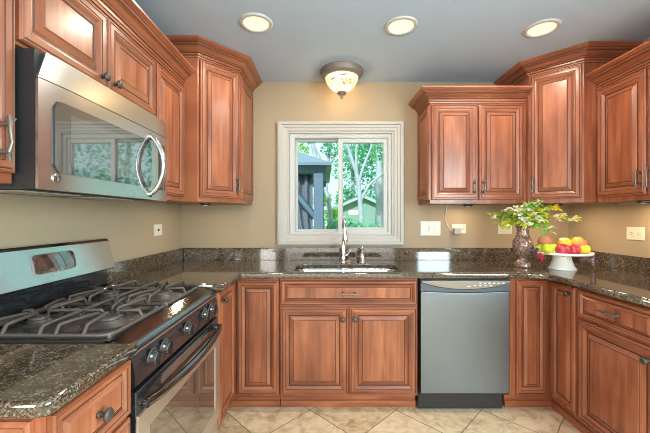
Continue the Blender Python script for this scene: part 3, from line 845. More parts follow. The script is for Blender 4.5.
# ------------------------------------------------------------------ over-range microwave
MY0, MY1 = 0.992, 1.800; w = MY1-MY0; MZ0, MZ1 = 1.395, 1.826
mw = empty('microwave', (-0.905, MY0, 0), LR, 'stainless steel over-range microwave with curved handle and dark window', 'microwave')
mb = MB(); mb.box(0.0, w, -0.018, -0.905-XL+0.0-0.003, MZ0+0.004, MZ1-0.002)
mb.box(0.06, w-0.06, 0.05, 0.30, MZ0+0.001, MZ0+0.004); mb.build('body', BLACKM, mw)
bow = lambda x: -0.030 - 0.010*(1-abs(2*x/w-1)**5)
flat = lambda x: -0.0408 - 0.001*(1-(2*x/w-1)**2)
NB = 20
def bowed(name, x0, x1, z0, z1, off, mat, parent, back=-0.0185, tilt=0.0, bevel=0.003, x0t=None):
    mb = MB(); xs = [x0+(x1-x0)*i/NB for i in range(NB+1)]
    a = [mb.vert((x, bow(x)-off, z0)) for x in xs]; x0t = x0 if x0t is None else x0t; xt = [x0t+(x1-x0t)*i/NB for i in range(NB+1)]
    b = [mb.vert((x, bow(x)-off+tilt, z1)) for x in xt]
    c_ = [mb.vert((x, back, z1)) for x in xt]; d_ = [mb.vert((x, back, z0)) for x in xs]
    for i in range(NB):
        mb.face((a[i], a[i+1], b[i+1], b[i]), 0, True); mb.face((b[i], b[i+1], c_[i+1], c_[i]), 0)
        mb.face((d_[i+1], d_[i], c_[i], c_[i+1]), 0); mb.face((a[i+1], a[i], d_[i], d_[i+1]), 0)
    mb.face((a[0], b[0], c_[0], d_[0])); mb.face((a[-1], d_[-1], c_[-1], b[-1]))
    return mb.build(name, mat, parent, bevel)
bowed('vent_panel', 0.0, w, 1.738, MZ1, 0.0, STEEL, mw, tilt=0.004, x0t=0.030)
dm = bowed('door', 0.0, w-0.166, MZ0, 1.735, 0.0, STEEL, mw)
cp = bowed('control_panel', w-0.164, w, MZ0, 1.735, 0.0, STEEL, mw)
# window: rounded rectangle following the bow
def bowed_round(name, x0, x1, z0, z1, r, off, mat, parent, fn=None):
    fn = fn or bow
    mb = MB(); cols = []
    n = 40
    for i in range(n+1):
        x = x0+(x1-x0)*i/n; dd = min(x-x0, x1-x); ins = 0
        if dd < r: ins = r-math.sqrt(max(0, r*r-(r-dd)**2))
        cols.append([mb.vert((x, fn(x)-off, z0+ins)), mb.vert((x, fn(x)-off, z1-ins)), mb.vert((x, bow(x)+0.002, z0+ins)), mb.vert((x, bow(x)+0.002, z1-ins))])
    for p, q in zip(cols, cols[1:]):
        mb.face((p[0], q[0], q[1], p[1]), 0, True); mb.face((p[1], q[1], q[3], p[3]), 1); mb.face((q[0], p[0], p[2], q[2]), 1)
    p = cols[0]; mb.face((p[0], p[1], p[3], p[2]), 1); p = cols[-1]; mb.face((p[1], p[0], p[2], p[3]), 1)
    return mb.build(name, [mat, BLACKM], parent)
mwg = bowed_round('door_glass', 0.048, w-0.178, 1.452, 1.685, 0.025, 0.0, MWGLASS, dm, flat)
bowed_round('inner_window', 0.110, w-0.215, 1.478, 1.655, 0.008, 0.0006, mirrorish('mesh_glass', (0.085, 0.08, 0.075), 0.03), mwg, flat)
bowed_round('keypad', w-0.105, w-0.030, 1.450, 1.690, 0.012, 0.0022, MWGLASS, cp)
mb = MB(); hx = w-0.186; pts = []
for i in range(17):
    t = i/16; z = 1.422+0.285*t; pts.append((hx, -0.046-0.060*math.sin(math.pi*t)**0.75, z))
mb.tube(pts, [0.013]+[0.0155]*15+[0.013], 12, sq=0.7)
for q in (pts[0], pts[-1]): mb.tube([(q[0], -0.040, q[2]), (q[0], -0.050, q[2])], [0.017, 0.014], 12)
mb.build('handle', STEEL, dm)
# round maker's badge: dark ring with curled script strokes
bxp = 0.060; bz = 1.434
mb = MB(); mb.M = Matrix.Translation((bxp, bow(bxp)+0.001, bz)) @ Matrix.Rotation(R(90), 4, 'X'); mb.lathe([(0.0165, 0), (0.0165, 0.003), (0.0155, 0.004), (0, 0.004)], 24)
bd = mb.build('badge', CHROME, dm)
mb = MB(); mb.M = Matrix.Translation((bxp, bow(bxp)-0.0032, bz))
ring = [(0.0125*math.cos(R(a)), 0, 0.0125*math.sin(R(a))) for a in range(0, 361, 20)]; mb.tube(ring, 0.0009, 5)
mb.tube([(-0.001, 0, 0.006), (-0.004, 0, 0.007), (-0.007, 0, 0.002), (-0.004, 0, -0.003), (-0.001, 0, 0.001), (-0.003, 0, -0.008), (-0.008, 0, -0.005)], 0.0009, 5)
mb.tube([(0.007, 0, 0.005), (0.004, 0, 0.007), (0.002, 0, 0.003), (0.005, 0, 0.001), (0.002, 0, -0.002), (0.004, 0, -0.007), (0.008, 0, -0.004)], 0.0009, 5)
mb.build('badge_script', DARKSLOT, bd)
for x in (0.20, 0.56):
    mb = MB(); mb.box(x-0.13, x+0.13, 0.09, 0.22, MZ0-0.003, MZ0+0.002); mb.build('grease_filter', GREYP, mw)

# ------------------------------------------------------------------ outlets and switches
def plate(name, loc, rz, wd, ht, label, cat, kind, mat=None):
    e = empty(name, loc, rz, label, cat)
    mb = MB(); mb.box(-wd/2, wd/2, -0.006, 0, -ht/2, ht/2); mb.build('cover_plate', mat or WHITEP, e, 0.003)
    if kind == 'duplex':
        for x in (-0.026, 0.026):
            mb = MB(); mb.prism(rrect(x-0.019, x+0.019, -0.017, 0.017, 0.008, 4), -0.009, -0.005); s = mb.build('socket', mat or WHITEP, e)
            mb = MB()
            for z in (-0.006, 0.006): mb.box(x-0.006, x+0.005, -0.0095, -0.0088, z-0.0015, z+0.0015)
            mb.box(x+0.010, x+0.014, -0.0095, -0.0088, -0.002, 0.002); mb.build('slot', DARKSLOT, s)
    elif kind == 'jack':
        mb = MB(); mb.M = Matrix.Rotation(R(90), 4, 'X') @ Matrix.Translation((0, 0, 0.005)); mb.lathe([(0.010, 0), (0.010, 0.003), (0.006, 0.004), (0.006, 0.008), (0, 0.008)], 14); mb.build('jack', DARKSLOT, e)
    elif kind == 'switch':
        for x in (-0.050, 0, 0.050):
            mb = MB(); mb.box(x-0.017, x+0.017, -0.0085, -0.005, -0.034, 0.034); s = mb.build('switch_rocker', ALMOND, e, 0.002)
            if x == 0:
                mb = MB(); mb.box(x-0.011, x+0.011, -0.012, -0.008, -0.012, 0.022); mb.build('slider', ALMOND, s, 0.002)
    return e
plate('wall_jack', (XL+0.0005, 2.408, 1.210), LR, 0.118, 0.083, 'small white jack plate on the left wall above the backsplash', 'wall plate', 'jack')
plate('light_switch', (0.914, YB-0.0005, 1.206), 0, 0.174, 0.125, 'white three-gang light switch plate right of the window', 'light switch', 'switch')
plate('wall_outlet', (1.160, YB-0.0005, 1.203), 0, 0.122, 0.078, 'white back wall outlet with a grey adapter plugged in', 'outlet', 'duplex')
plate('wall_outlet', (1.560, YB-0.0005, 1.200), 0, 0.122, 0.082, 'white back wall outlet partly hidden behind the vase', 'outlet', 'duplex')
plate('wall_outlet', (XR-0.0005, 2.208, 1.194), RR, 0.130, 0.088, 'almond duplex outlet on the right wall', 'outlet', 'duplex', ALMOND)
e = empty('power_adapter', (1.130, YB-0.010, 1.185), 0, 'grey plug-in power adapter in the outlet right of the light switch', 'adapter')
mb = MB(); mb.box(-0.030, 0.030, -0.045, 0, -0.030, 0.026); mb.build('housing', GREYP, e, 0.008)
mb = MB(); mb.tube([(-0.028, -0.02, 0.0), (-0.050, -0.012, 0.012), (-0.070, -0.004, 0.05), (-0.092, -0.002, 0.10), (-0.085, -0.002, 0.16), (-0.078, -0.004, 0.224)], 0.0026, 6); mb.build('cord', ALMOND, e)

# under-cabinet puck lights
def puck(loc, label, power, n=1):
    e = empty('puck_light', loc, 0, label, 'cabinet light', 'under-cabinet lights')
    mb = MB(); mb.lathe([(0.036, 0), (0.036, -0.012), (0.030, -0.018), (0.026, -0.018)], 20); mb.build('housing', BLACKM, e)
    mb = MB(); mb.lathe([(0.027, -0.017), (0, -0.017)], 16); mb.build('lens', LENSU, e)
    lamp('puck_bulb', 'AREA', (0, 0, -0.021), (0, 0, 0), power, (1.0, 0.74, 0.44), 0.05, shape='DISK', parent=e)
LENSU = emit('puck_lens', (1.0, 0.85, 0.62), 3.0)
puck((-0.90, 2.45, UZ0), 'small black puck light under the left corner cabinet', 1.2)
puck((1.17, 2.66, UZ0), 'small puck light under the cabinet right of the window', 0.8)
puck((1.80, 2.52, UZ0), 'small puck light under the right corner cabinet', 2.6)
puck((1.98, 2.02, UZ0), 'small puck light under the right wall cabinet', 1.4)
e = empty('light_cable', (1.985, 2.12, UZ0-0.002), 0, 'thin dark cable clipped under the right wall cabinet', 'cable')
mb = MB(); mb.tube([(0.01, 0.09, -0.006), (-0.02, 0.04, -0.018), (-0.04, -0.05, -0.014), (-0.03, -0.14, -0.008), (-0.01, -0.25, -0.006)], 0.004, 6); mb.build('cord', GREYP, e)

# ------------------------------------------------------------------ ceiling lights
CANL = emit('can_lens', (1.0, 0.80, 0.58), 0.72)
RING = simple('can_trim_white', (0.52, 0.51, 0.50), 0.4)
for (x, y, lab) in ((-0.413, 1.955, 'leftmost of the three recessed ceiling lights'), (0.465, 1.985, 'middle recessed ceiling light, above the sink side'), (1.341, 2.01, 'rightmost of the three recessed ceiling lights')):
    e = empty('recessed_light', (x, y, ZC), 0, 'round white '+lab, 'ceiling light', 'recessed ceiling lights')
    mb = MB(); mb.lathe([(0.100, -0.0005), (0.097, -0.007), (0.080, -0.010), (0.076, -0.003)], 36); mb.build('trim_ring', RING, e)
    mb = MB(); mb.lathe([(0.078, -0.004), (0.03, -0.006), (0, -0.006)], 36); mb.build('lens', CANL, e)
    lamp('can_bulb', 'AREA', (0, 0, -0.014), (0, 0, 0), 6.5, (1.0, 0.88, 0.72), 0.14, shape='DISK', parent=e)
e = empty('flush_ceiling_lamp', (0.134, 2.600, ZC), 0, 'bronze flush ceiling lamp with amber glass bowl in front of the window', 'ceiling lamp')
mb = MB(); mb.lathe([(0.172, -0.0005), (0.174, -0.018), (0.165, -0.026), (0.168, -0.034), (0.158, -0.046), (0.150, -0.052), (0.138, -0.060), (0.128, -0.060)], 40); mb.build('rim', simple('lamp_bronze', (0.21, 0.175, 0.15), 0.5, 0.3), e)
BOWL = emit('amber_bowl', (1.0, 0.86, 0.58), 1.0, (0.72, 0.42, 0.14), True)
mb = MB(); mb.lathe([(0.132, -0.056), (0.132, -0.064), (0.122, -0.090), (0.100, -0.122), (0.074, -0.148), (0.048, -0.164), (0.030, -0.172), (0, -0.174)], 36); bw = mb.build('glass_bowl', BOWL, e)
nt = BOWL.node_tree; tr = nt.nodes.new('ShaderNodeBsdfTransparent'); tr.inputs[0].default_value = (1, 0.9, 0.75, 1); mx = nt.nodes.new('ShaderNodeMixShader'); mx.inputs[0].default_value = 0.35
nt.links.new(nt.nodes['Principled BSDF'].outputs[0], mx.inputs[1]); nt.links.new(tr.outputs[0], mx.inputs[2]); nt.links.new(mx.outputs[0], nt.nodes['Material Output'].inputs['Surface'])
mb = MB()
mb.lathe([(0.040, -0.172), (0.036, -0.186), (0.012, -0.192), (0.009, -0.204), (0.012, -0.210), (0.006, -0.222), (0, -0.224)], 20); mb.build('finial', bpy.data.materials['lamp_bronze'], e)
mb = MB()
for (a0, z0_, a1, z1_) in ((-140, -0.105, -70, -0.075), (-95, -0.105, -78, -0.145), (-60, -0.10, -48, -0.135)):
    pts = []
    for i in range(7):
        t = i/6; a = R(a0+(a1-a0)*t); z = z0_+(z1_-z0_)*t
        r_ = (0.122 - (-z-0.09)*0.72 + 0.003) if z < -0.09 else (0.132-(-z-0.064)*0.38+0.003)
        pts.append((r_*math.cos(a), r_*math.sin(a), z))
    mb.tube(pts, [0.0018]*4+[0.005, 0.006, 0.001], 6)
    mb.tube(pts[:3], [0.0008, 0.006, 0.001], 6)
mb.build('leaf_motif', bpy.data.materials['lamp_bronze'], bw)
lamp('lamp_bulb', 'POINT', (0, 0, -0.115), (0, 0, 0), 6.5, (1.0, 0.72, 0.40), 0.03, parent=e)

# ------------------------------------------------------------------ vase, flowers, fruit
vx, vy = 1.468, 2.412
def vase_mat():
    m, nt, p = new_mat('mosaic_vase')
    tc = nt.nodes.new('ShaderNodeTexCoord'); v = nt.nodes.new('ShaderNodeTexVoronoi'); v.inputs['Scale'].default_value = 150
    nt.links.new(tc.outputs['Object'], v.inputs['Vector'])
    sp = nt.nodes.new('ShaderNodeSeparateColor'); nt.links.new(v.outputs['Color'], sp.inputs['Color'])
    r = ramp(nt, sp.outputs['Red'], [(0.1, (0.15, 0.075, 0.058)), (0.55, (0.25, 0.14, 0.11)), (0.92, (0.48, 0.36, 0.30))])
    nt.links.new(r.outputs['Color'], p.inputs['Base Color']); p.inputs['Roughness'].default_value = 0.22; p.inputs['Metallic'].default_value = 0.3
    return m
e = empty('vase', (vx, vy, ZW), 0, 'tall mottled brown mosaic vase on the worktop holding flowers', 'vase')
mb = MB(); mb.lathe([(0, 0.002), (0.056, 0), (0.058, 0.010), (0.056, 0.030), (0.042, 0.050), (0.029, 0.064), (0.034, 0.072), (0.056, 0.098), (0.067, 0.135), (0.068, 0.165), (0.066, 0.195),
                     (0.050, 0.220), (0.042, 0.240), (0.041, 0.280), (0.047, 0.302), (0.056, 0.312), (0.054, 0.315), (0.042, 0.302), (0.036, 0.28), (0.036, 0.10), (0, 0.08)], 32)
mb.build('vessel', vase_mat(), e)
LG = leaf_mat('leaf_green', (0.24, 0.52, 0.07), 0.3); LY = leaf_mat('leaf_yellow_green', (0.62, 0.70, 0.07), 0.3); LW = simple('petal_white', (0.92, 0.85, 0.70), 0.6); LYF = simple('petal_yellow', (0.85, 0.66, 0.05), 0.6)
STEM = simple('stem_brown', (0.20, 0.22, 0.08), 0.6)
def leaf(mb, p, d, L, wd, mat):
    d = Vector(d).normalized(); sidev = d.cross(Vector((random.uniform(-.4,.4), random.uniform(-.6,.2), 1))).normalized(); up = sidev.cross(d).normalized()
    p = Vector(p)
    q = [p, p+d*L*0.35+sidev*wd*0.5+up*0.10*L, p+d*L*0.75+sidev*wd*0.38+up*0.06*L, p+d*L-up*0.10*L, p+d*L*0.75-sidev*wd*0.38+up*0.06*L, p+d*L*0.35-sidev*wd*0.5+up*0.10*L, p+d*L*0.5]
    i = [mb.vert(x) for x in q]
    for t in ((0,1,6),(1,2,6),(2,3,6),(3,4,6),(4,5,6),(5,0,6)): mb.face([i[k] for k in t], mat, False)
def blossom(mb, c, r):
    for k in range(6):
        a = k*math.pi/3+random.random()*0.4; el = random.uniform(-0.3, 0.8)
        d = Vector((math.cos(a)*math.cos(el), math.sin(a)*math.cos(el), math.sin(el)))
        leaf(mb, c, d, r, r*0.8, 0)
    mb.ball(tuple(c), r*0.28, 6, 4)
top = Vector((vx, vy, ZW+0.305))
SPR = [  # tip px, tip py, dy, leaf kind, blossom count, blossom material, label
    (492, 217, -0.02, 'y', 2, LW, 'spray of yellow-green leaves reaching farthest left in the vase'),
    (501, 226, -0.07, 'y', 1, LW, 'drooping yellow-green leaf sprig at lower left of the bouquet'),
    (505, 212, 0.03, 'g', 4, LW, 'green leafy sprig at upper left of the bouquet'),
    (515, 212, -0.08, 'y', 9, LW, 'sprig with the large white blossom cluster at bouquet centre left'),
    (524, 222, -0.11, 'y', 8, LW, 'low white blossom sprig just above the vase mouth'),
    (528, 208, 0.04, 'g', 6, LW, 'upright green sprig at the back of the bouquet'),
    (537, 204, 0.00, 'g', 6, LW, 'tallest sprig with cream white blossoms at the bouquet top'),
    (540, 218, -0.09, 'y', 3, LW, 'yellow-green leafy sprig on the front right of the bouquet'),
    (553, 209, 0.00, 'y', 4, LYF, 'sprig with bright yellow flowers at upper right of the bouquet'),
    (572, 219, -0.02, 'y', 8, LW, 'long spray of white buds reaching farthest right over the fruit'),
    (549, 231, -0.05, 'g', 4, LW, 'white star blossom sprig hanging low right of the vase'),
    (546, 214, -0.05, 'g', 2, LYF, 'dark green leaf sprig right of the bouquet centre'),
]
for i, (px, py, dy, kind, nb, bm, lab) in enumerate(SPR):
    tip = at(px, py, vy+dy)
    e = empty('flower_sprig', tuple(top), 0, lab, 'flowers', 'flowers in the vase')
    T = tip-top
    a = 2*math.pi*i/len(SPR)
    base = Vector((0.018*math.cos(a), 0.018*math.sin(a), -0.10))
    mid = Vector((T.x*0.35, T.y*0.35, max(T.z, 0.03)+0.030))
    neck = Vector((base.x*1.3, base.y*1.3, 0.0))
    P = [base, neck] + bez(neck, mid, T, 8)[1:]
    mb = MB(); mb.tube(P, [0.0028]*len(P), 6); st = mb.build('stem', STEM, e)
    mb = MB()
    lm = LY if kind == 'y' else LG
    for j in range(30):
        t = random.uniform(0.25, 1.0); q = P[2:][min(7, int(t*8))]
        q = Vector(q)+Vector([random.uniform(-0.012, 0.012) for _ in range(3)])
        leaf(mb, q, Vector((random.uniform(-1,1)+T.x*3, random.uniform(-1,0.8), random.uniform(-0.8, 0.7))), random.uniform(0.036, 0.062), random.uniform(0.026, 0.040), 0 if random.random() < 0.7 else 1)
    mb.build('leaves', [lm, LG if kind == 'y' else LY], e)
    for j in range(nb):
        mb = MB(); t = random.uniform(0.55, 1.05) if nb > 4 else random.uniform(0.75, 1.0)
        q = Vector(P[2:][min(7, int(t*8))])+Vector([random.uniform(-0.030, 0.030), random.uniform(-0.04, 0.01), random.uniform(-0.024, 0.024)])
        blossom(mb, q, random.uniform(0.022, 0.034)); mb.build('blossom', bm, e)

kx, ky = 1.692, 2.320
MILK = simple('milk_glass', (0.92, 0.90, 0.84), 0.25, coat=0.3)
e = empty('cake_stand', (kx, ky, ZW), 0, 'white pedestal cake stand full of fruit on the worktop corner', 'cake stand')
mb = MB(); mb.lathe([(0, 0.002), (0.086, 0), (0.088, 0.006), (0.076, 0.020), (0.062, 0.060), (0.054, 0.095), (0.056, 0.103), (0, 0.103)], 36); mb.build('pedestal', MILK, e)
mb = MB(); mb.lathe([(0, 0.103), (0.10, 0.104), (0.160, 0.108), (0.176, 0.110), (0.180, 0.116), (0.180, 0.126), (0.176, 0.127), (0.160, 0.116), (0.10, 0.110), (0, 0.109)], 48)
dish = mb.build('dish', MILK, e)
def fruit_mat(name, c1, c2, rough=0.3, scale=14):
    m, nt, p = new_mat(name)
    tc = nt.nodes.new('ShaderNodeTexCoord'); n_ = nt.nodes.new('ShaderNodeTexNoise'); n_.inputs['Scale'].default_value = scale; n_.inputs['Detail'].default_value = 3
    nt.links.new(tc.outputs['Object'], n_.inputs['Vector'])
    r = ramp(nt, n_.outputs['Fac'], [(0.38, c1), (0.62, c2)]); nt.links.new(r.outputs['Color'], p.inputs['Base Color'])
    p.inputs['Roughness'].default_value = rough; p.inputs['Subsurface Weight'].default_value = 0.05; p.inputs['Subsurface Scale'].default_value = 0.01
    return m
FM = {'peach': fruit_mat('peach_skin', (0.70, 0.30, 0.16), (0.62, 0.22, 0.13), 0.55), 'green': fruit_mat('green_skin', (0.44, 0.55, 0.03), (0.56, 0.60, 0.06)),
      'pear': fruit_mat('pear_skin', (0.40, 0.55, 0.02), (0.55, 0.62, 0.04)), 'red': fruit_mat('red_skin', (0.50, 0.02, 0.05), (0.62, 0.12, 0.13), 0.22, 30),
      'orange': fruit_mat('orange_skin', (0.86, 0.48, 0.04), (0.86, 0.62, 0.06)), 'blush': fruit_mat('blush_skin', (0.86, 0.55, 0.06), (0.74, 0.22, 0.10), 0.4, 10),
      'yellow': fruit_mat('yellow_skin', (0.88, 0.62, 0.03), (0.90, 0.70, 0.06))}
APPLE = [(0, -0.80), (0.25, -0.90), (0.55, -0.84), (0.86, -0.50), (1.0, 0.0), (0.95, 0.42), (0.72, 0.78), (0.42, 0.90), (0.18, 0.84), (0, 0.68)]
PEAR = [(0, -0.86), (0.35, -0.92), (0.72, -0.74), (0.98, -0.30), (0.98, 0.10), (0.78, 0.50), (0.52, 0.86), (0.40, 1.15), (0.24, 1.36), (0, 1.40)]
def fruit(name, px, py, Y, r, prof, mat, label, cat, tilt=(0, 0), stem=True):
    Y += 0.04; r *= 1.02; p = at(px, py, Y)
    e = empty(name, tuple(p), 0, label, cat, 'fruit on the cake stand')
    M = Matrix.Rotation(R(tilt[0]), 4, 'Y') @ Matrix.Rotation(R(tilt[1]), 4, 'X')
    mb = MB(); mb.M = M
    pts = prof
    mb.lathe([(a*r, b*r) for a, b in pts], 24); mb.build('flesh', mat, e)
    zt = pts[-1][1]*r
    if stem:
        mb = MB(); mb.M = M; mb.tube([(0, 0, zt-0.003), (0.002, 0, zt+0.010), (0.006, 0, zt+0.018)], [0.002, 0.0018, 0.0025], 6); mb.build('stem', STEM, e)
    return e
fruit('peach', 544.5, 241.8, 2.355, 0.044, APPLE, FM['peach'], 'dusty pink peach at the back left of the cake stand', 'peach', (10, 0), False)
fruit('apple', 540.2, 249.0, 2.29, 0.036, APPLE, FM['green'], 'small green apple at the far left of the cake stand', 'apple', (20, 30))
fruit('pear', 548.2, 249.0, 2.215, 0.040, PEAR, FM['pear'], 'bright green pear lying at the front left of the cake stand', 'pear', (58, 20))
fruit('apple', 562.6, 250.2, 2.175, 0.043, APPLE, FM['red'], 'red apple at the front centre of the cake stand, left of its twin', 'apple', (-6, 14))
fruit('apple', 574.0, 250.2, 2.20, 0.038, APPLE, FM['red'], 'red apple at the front right of the cake stand, beside the yellow fruit', 'apple', (10, 18))
fruit('peach', 564.2, 244.0, 2.290, 0.045, APPLE, FM['orange'], 'orange yellow peach behind the red apples on the stand', 'peach', (-10, 10), False)
fruit('peach', 578.6, 243.6, 2.290, 0.047, APPLE, FM['blush'], 'yellow peach with red blush, topmost on the right side', 'peach', (25, 40))
fruit('lemon', 584.4, 249.6, 2.25, 0.035, APPLE, FM['yellow'], 'small yellow fruit at the far right of the cake stand', 'fruit', (0, 30), False)
p = at(570, 239, 2.375)
e = empty('fruit_leaf', tuple(p), 0, 'brown green leaf standing between the fruit at the stand centre', 'leaf')
mb = MB()
for d in ((0.1, -0.1, 1), (-0.5, -0.2, 0.8), (0.7, -0.1, 0.6)): leaf(mb, (0, 0, -0.02), d, 0.050, 0.026, 0)
mb.build('blade', leaf_mat('olive_leaf', (0.26, 0.24, 0.05), 0.2), e)
GD = fruit_mat('dark_grape', (0.035, 0.02, 0.04), (0.12, 0.055, 0.09), 0.2, 60); GR = fruit_mat('red_grape', (0.45, 0.02, 0.05), (0.30, 0.015, 0.04), 0.2, 60); GP = fruit_mat('mauve_grape', (0.42, 0.25, 0.27), (0.20, 0.08, 0.11), 0.25, 60)
def grapes(anchor, pts, mat, r, label, mats=None):
    e = empty('grape_bunch', tuple(anchor), 0, label, 'grapes')
    mb = MB(); mb.tube([(0, 0, 0.004)] + [Vector(pts[0])*0.6] + [Vector(pts[-1])], 0.0018, 5); mb.build('stalk', STEM, e)
    for k, q in enumerate(pts):
        mb = MB(); mb.ball(q, r, 10, 7); mb.build('grape', mats[k % len(mats)] if mats else mat, e)
rim = 0.200
an = Vector((kx+0.186, ky-0.010, ZW+0.112))
grapes(an, [(0.004, -0.012, 0.006), (0.018, -0.016, 0.0), (0.006, -0.020, -0.014), (0.022, -0.018, -0.018), (0.012, -0.016, -0.030), (0.026, -0.012, -0.034), (0.008, -0.014, -0.046), (0.022, -0.014, -0.050), (0.014, -0.012, -0.064), (0.024, -0.008, -0.066), (0.016, -0.012, -0.078)], GP, 0.0125,
       'bunch of dark mauve grapes hanging over the right rim of the stand', [GP, GD, GP, GD])
an = Vector((kx-0.205, ky-0.040, ZW+0.112))
grapes(an, [(0.012, -0.014, 0.002), (-0.004, -0.018, -0.004), (0.010, -0.020, -0.014), (0.024, -0.022, -0.012), (0.000, -0.016, -0.022), (0.016, -0.020, -0.028), (0.026, -0.022, -0.030), (0.018, -0.020, -0.042)], GR, 0.0095,
       'bunch of red grapes hanging over the left rim of the stand')
an = Vector((kx-0.212, ky-0.030, ZW+0.126))
grapes(an, [(0.0, -0.010, 0.008), (-0.016, -0.012, 0.004), (-0.006, -0.016, -0.010), (-0.022, -0.014, -0.012), (-0.012, -0.012, 0.020), (-0.026, -0.010, 0.010), (0.006, -0.014, 0.020)], GD, 0.0105,
       'small bunch of black grapes at the stand edge beside the vase')

# ------------------------------------------------------------------ outdoors
mb = MB(); mb.box(-30, 30, YB+0.15, 60, -0.7, -0.5); tag(mb.build('ground', simple('lawn', (0.16, 0.34, 0.07), 0.9, var=0.5, bscale=4)), kind='structure')
BARK = simple('pale_bark', (0.36, 0.37, 0.40), 0.8, var=0.3, bscale=9)
def tree(px, Y, r, limbs, clouds, leafm, label, nleaf=1500, ls=0.10, cat='tree', name='tree'):
    """limbs: lists of (px, py) polylines at depth Y; clouds: (px, py, rpx, dY)"""
    b = at(px, 0, Y); root = Vector((b.x, Y, -0.5))
    e = empty(name, tuple(root), 0, label, cat)
    for i, l in enumerate(limbs):
        pts = [at(q[0], q[1], Y + (q[2] if len(q) > 2 else 0)) - root for q in l]
        if i == 0: pts = [Vector((0, 0, 0))] + pts
        m = len(pts); k = r if i == 0 else r*0.55
        sm = []
        for a_, b_ in zip(pts, pts[1:]):
            for t in (0, 0.5): sm.append(a_.lerp(b_, t) + Vector((random.uniform(-1,1), random.uniform(-1,1), 0))*k*0.25*(t > 0))
        sm.append(pts[-1])
        mb = MB(); mb.tube(sm, [k*(1-0.55*j/(len(sm)-1)) for j in range(len(sm))], 9); mb.build('trunk' if i == 0 else 'branch', BARK, e)
    mb = MB()
    if clouds:
        per = nleaf // len(clouds)
        for (cx_, cy_, rp, dY) in clouds:
            c = at(cx_, cy_, Y+dY) - root; rad = rp*Y/F
            for _ in range(per):
                while True:
                    q = Vector([random.uniform(-1, 1) for _ in range(3)])
                    if q.length < 1: break
                leaf(mb, c + q*rad, [random.uniform(-1, 1), random.uniform(-1, 1), random.uniform(-0.8, 0.5)], ls*random.uniform(0.6, 1.3), ls*0.55, 0)
        tag(mb.build('foliage', leafm, e), kind='stuff')
    return e
T1 = leaf_mat('tree_leaf_mint', (0.20, 0.55, 0.30), 0.5); T2 = leaf_mat('tree_leaf_deep', (0.15, 0.48, 0.25), 0.5); T3 = leaf_mat('tree_leaf_yellow', (0.32, 0.58, 0.12), 0.5)
tree(364, 7.0, 0.065, [[(362, 226), (360, 200), (358, 180), (352, 160), (345, 140), (341, 110)], [(359, 182), (364, 165), (371, 148), (377, 120)], [(361, 200), (369, 185), (384, 172), (398, 160)], [(357, 178), (356, 150), (362, 125)]],
     [(350, 150, 16, 0.4), (374, 150, 14, 0.5), (360, 128, 16, 0.2)], T1, 'forked pale-barked tree right behind the right window pane', 700, 0.09)
tree(331, 8.0, 0.065, [[(331, 226), (329, 205), (326, 190), (328, 165), (331, 140), (330, 110)], [(327, 185), (321, 160), (312, 140)], [(329, 165), (338, 150)]],
     [(330, 148, 9, 0), (312, 137, 7, 0.2)], T1, 'slim pale tree in the left window pane beside the gazebo', 240, 0.10)
tree(314, 9.5, 0.10, [[(322, 226), (318, 180), (315, 155), (309, 130), (300, 105)]], [(302, 150, 8, 0), (322, 135, 7, 0)], T3, 'leaning tree rising behind the gazebo roof', 240, 0.10)
tree(379, 9.0, 0.14, [[(379, 226), (379, 190), (378, 150), (376, 100)]], [(384, 140, 16, 1.0)], T1, 'thick straight trunk at the far right of the window', 300, 0.10)
tree(352, 30.0, 0.22, [[(352, 220), (353, 180), (350, 140), (352, 105)]], [(350, 165, 20, 0), (374, 170, 20, 0.6), (348, 200, 14, 0), (372, 200, 15, 0.5), (362, 140, 22, 1)], T2, 'leafy green tree filling the view behind the right pane', 3000, 0.36)
tree(404, 17.0, 0.12, [[(398, 220), (397, 150), (394, 100)]], [(396, 190, 18, 0), (388, 150, 20, 0), (410, 160, 24, 0)], T3, 'bright yellow-green tree behind the thick trunk', 1800, 0.15)
tree(300, 14.0, 0.12, [[(300, 220), (302, 180), (306, 150)]], [(332, 215, 10, 0), (322, 198, 9, 0), (296, 200, 16, 0)], T3, 'yellow-green bushy tree low beyond the gazebo', 1500, 0.14)
tree(455, 8.5, 0.10, [[(455, 220), (457, 170), (452, 100)], [(456, 180), (470, 140)]], [(448, 160, 44, 0), (470, 110, 44, 0), (440, 205, 34, 0), (420, 130, 30, 0.4)], T1, 'leafy green tree right of the window, seen mirrored in the microwave door', 2600, 0.12)
tree(540, 10.0, 0.12, [[(540, 220), (542, 170), (536, 90)], [(540, 170), (556, 120)]], [(530, 170, 50, 0), (550, 110, 54, 0), (505, 120, 40, 0.5), (505, 200, 40, 0)], T2, 'tall green tree farther right, seen mirrored in the range display', 2600, 0.14)
tree(345, 5.6, 0.02, [[(345, 222)], [(346, 232), (350, 222)]], [(345, 226, 9, 0), (360, 229, 8, 0), (333, 228, 8, 0.2), (375, 230, 8, 0)], T1, 'low green shrub along the bottom of the window view', 800, 0.07, 'shrub', 'shrub')

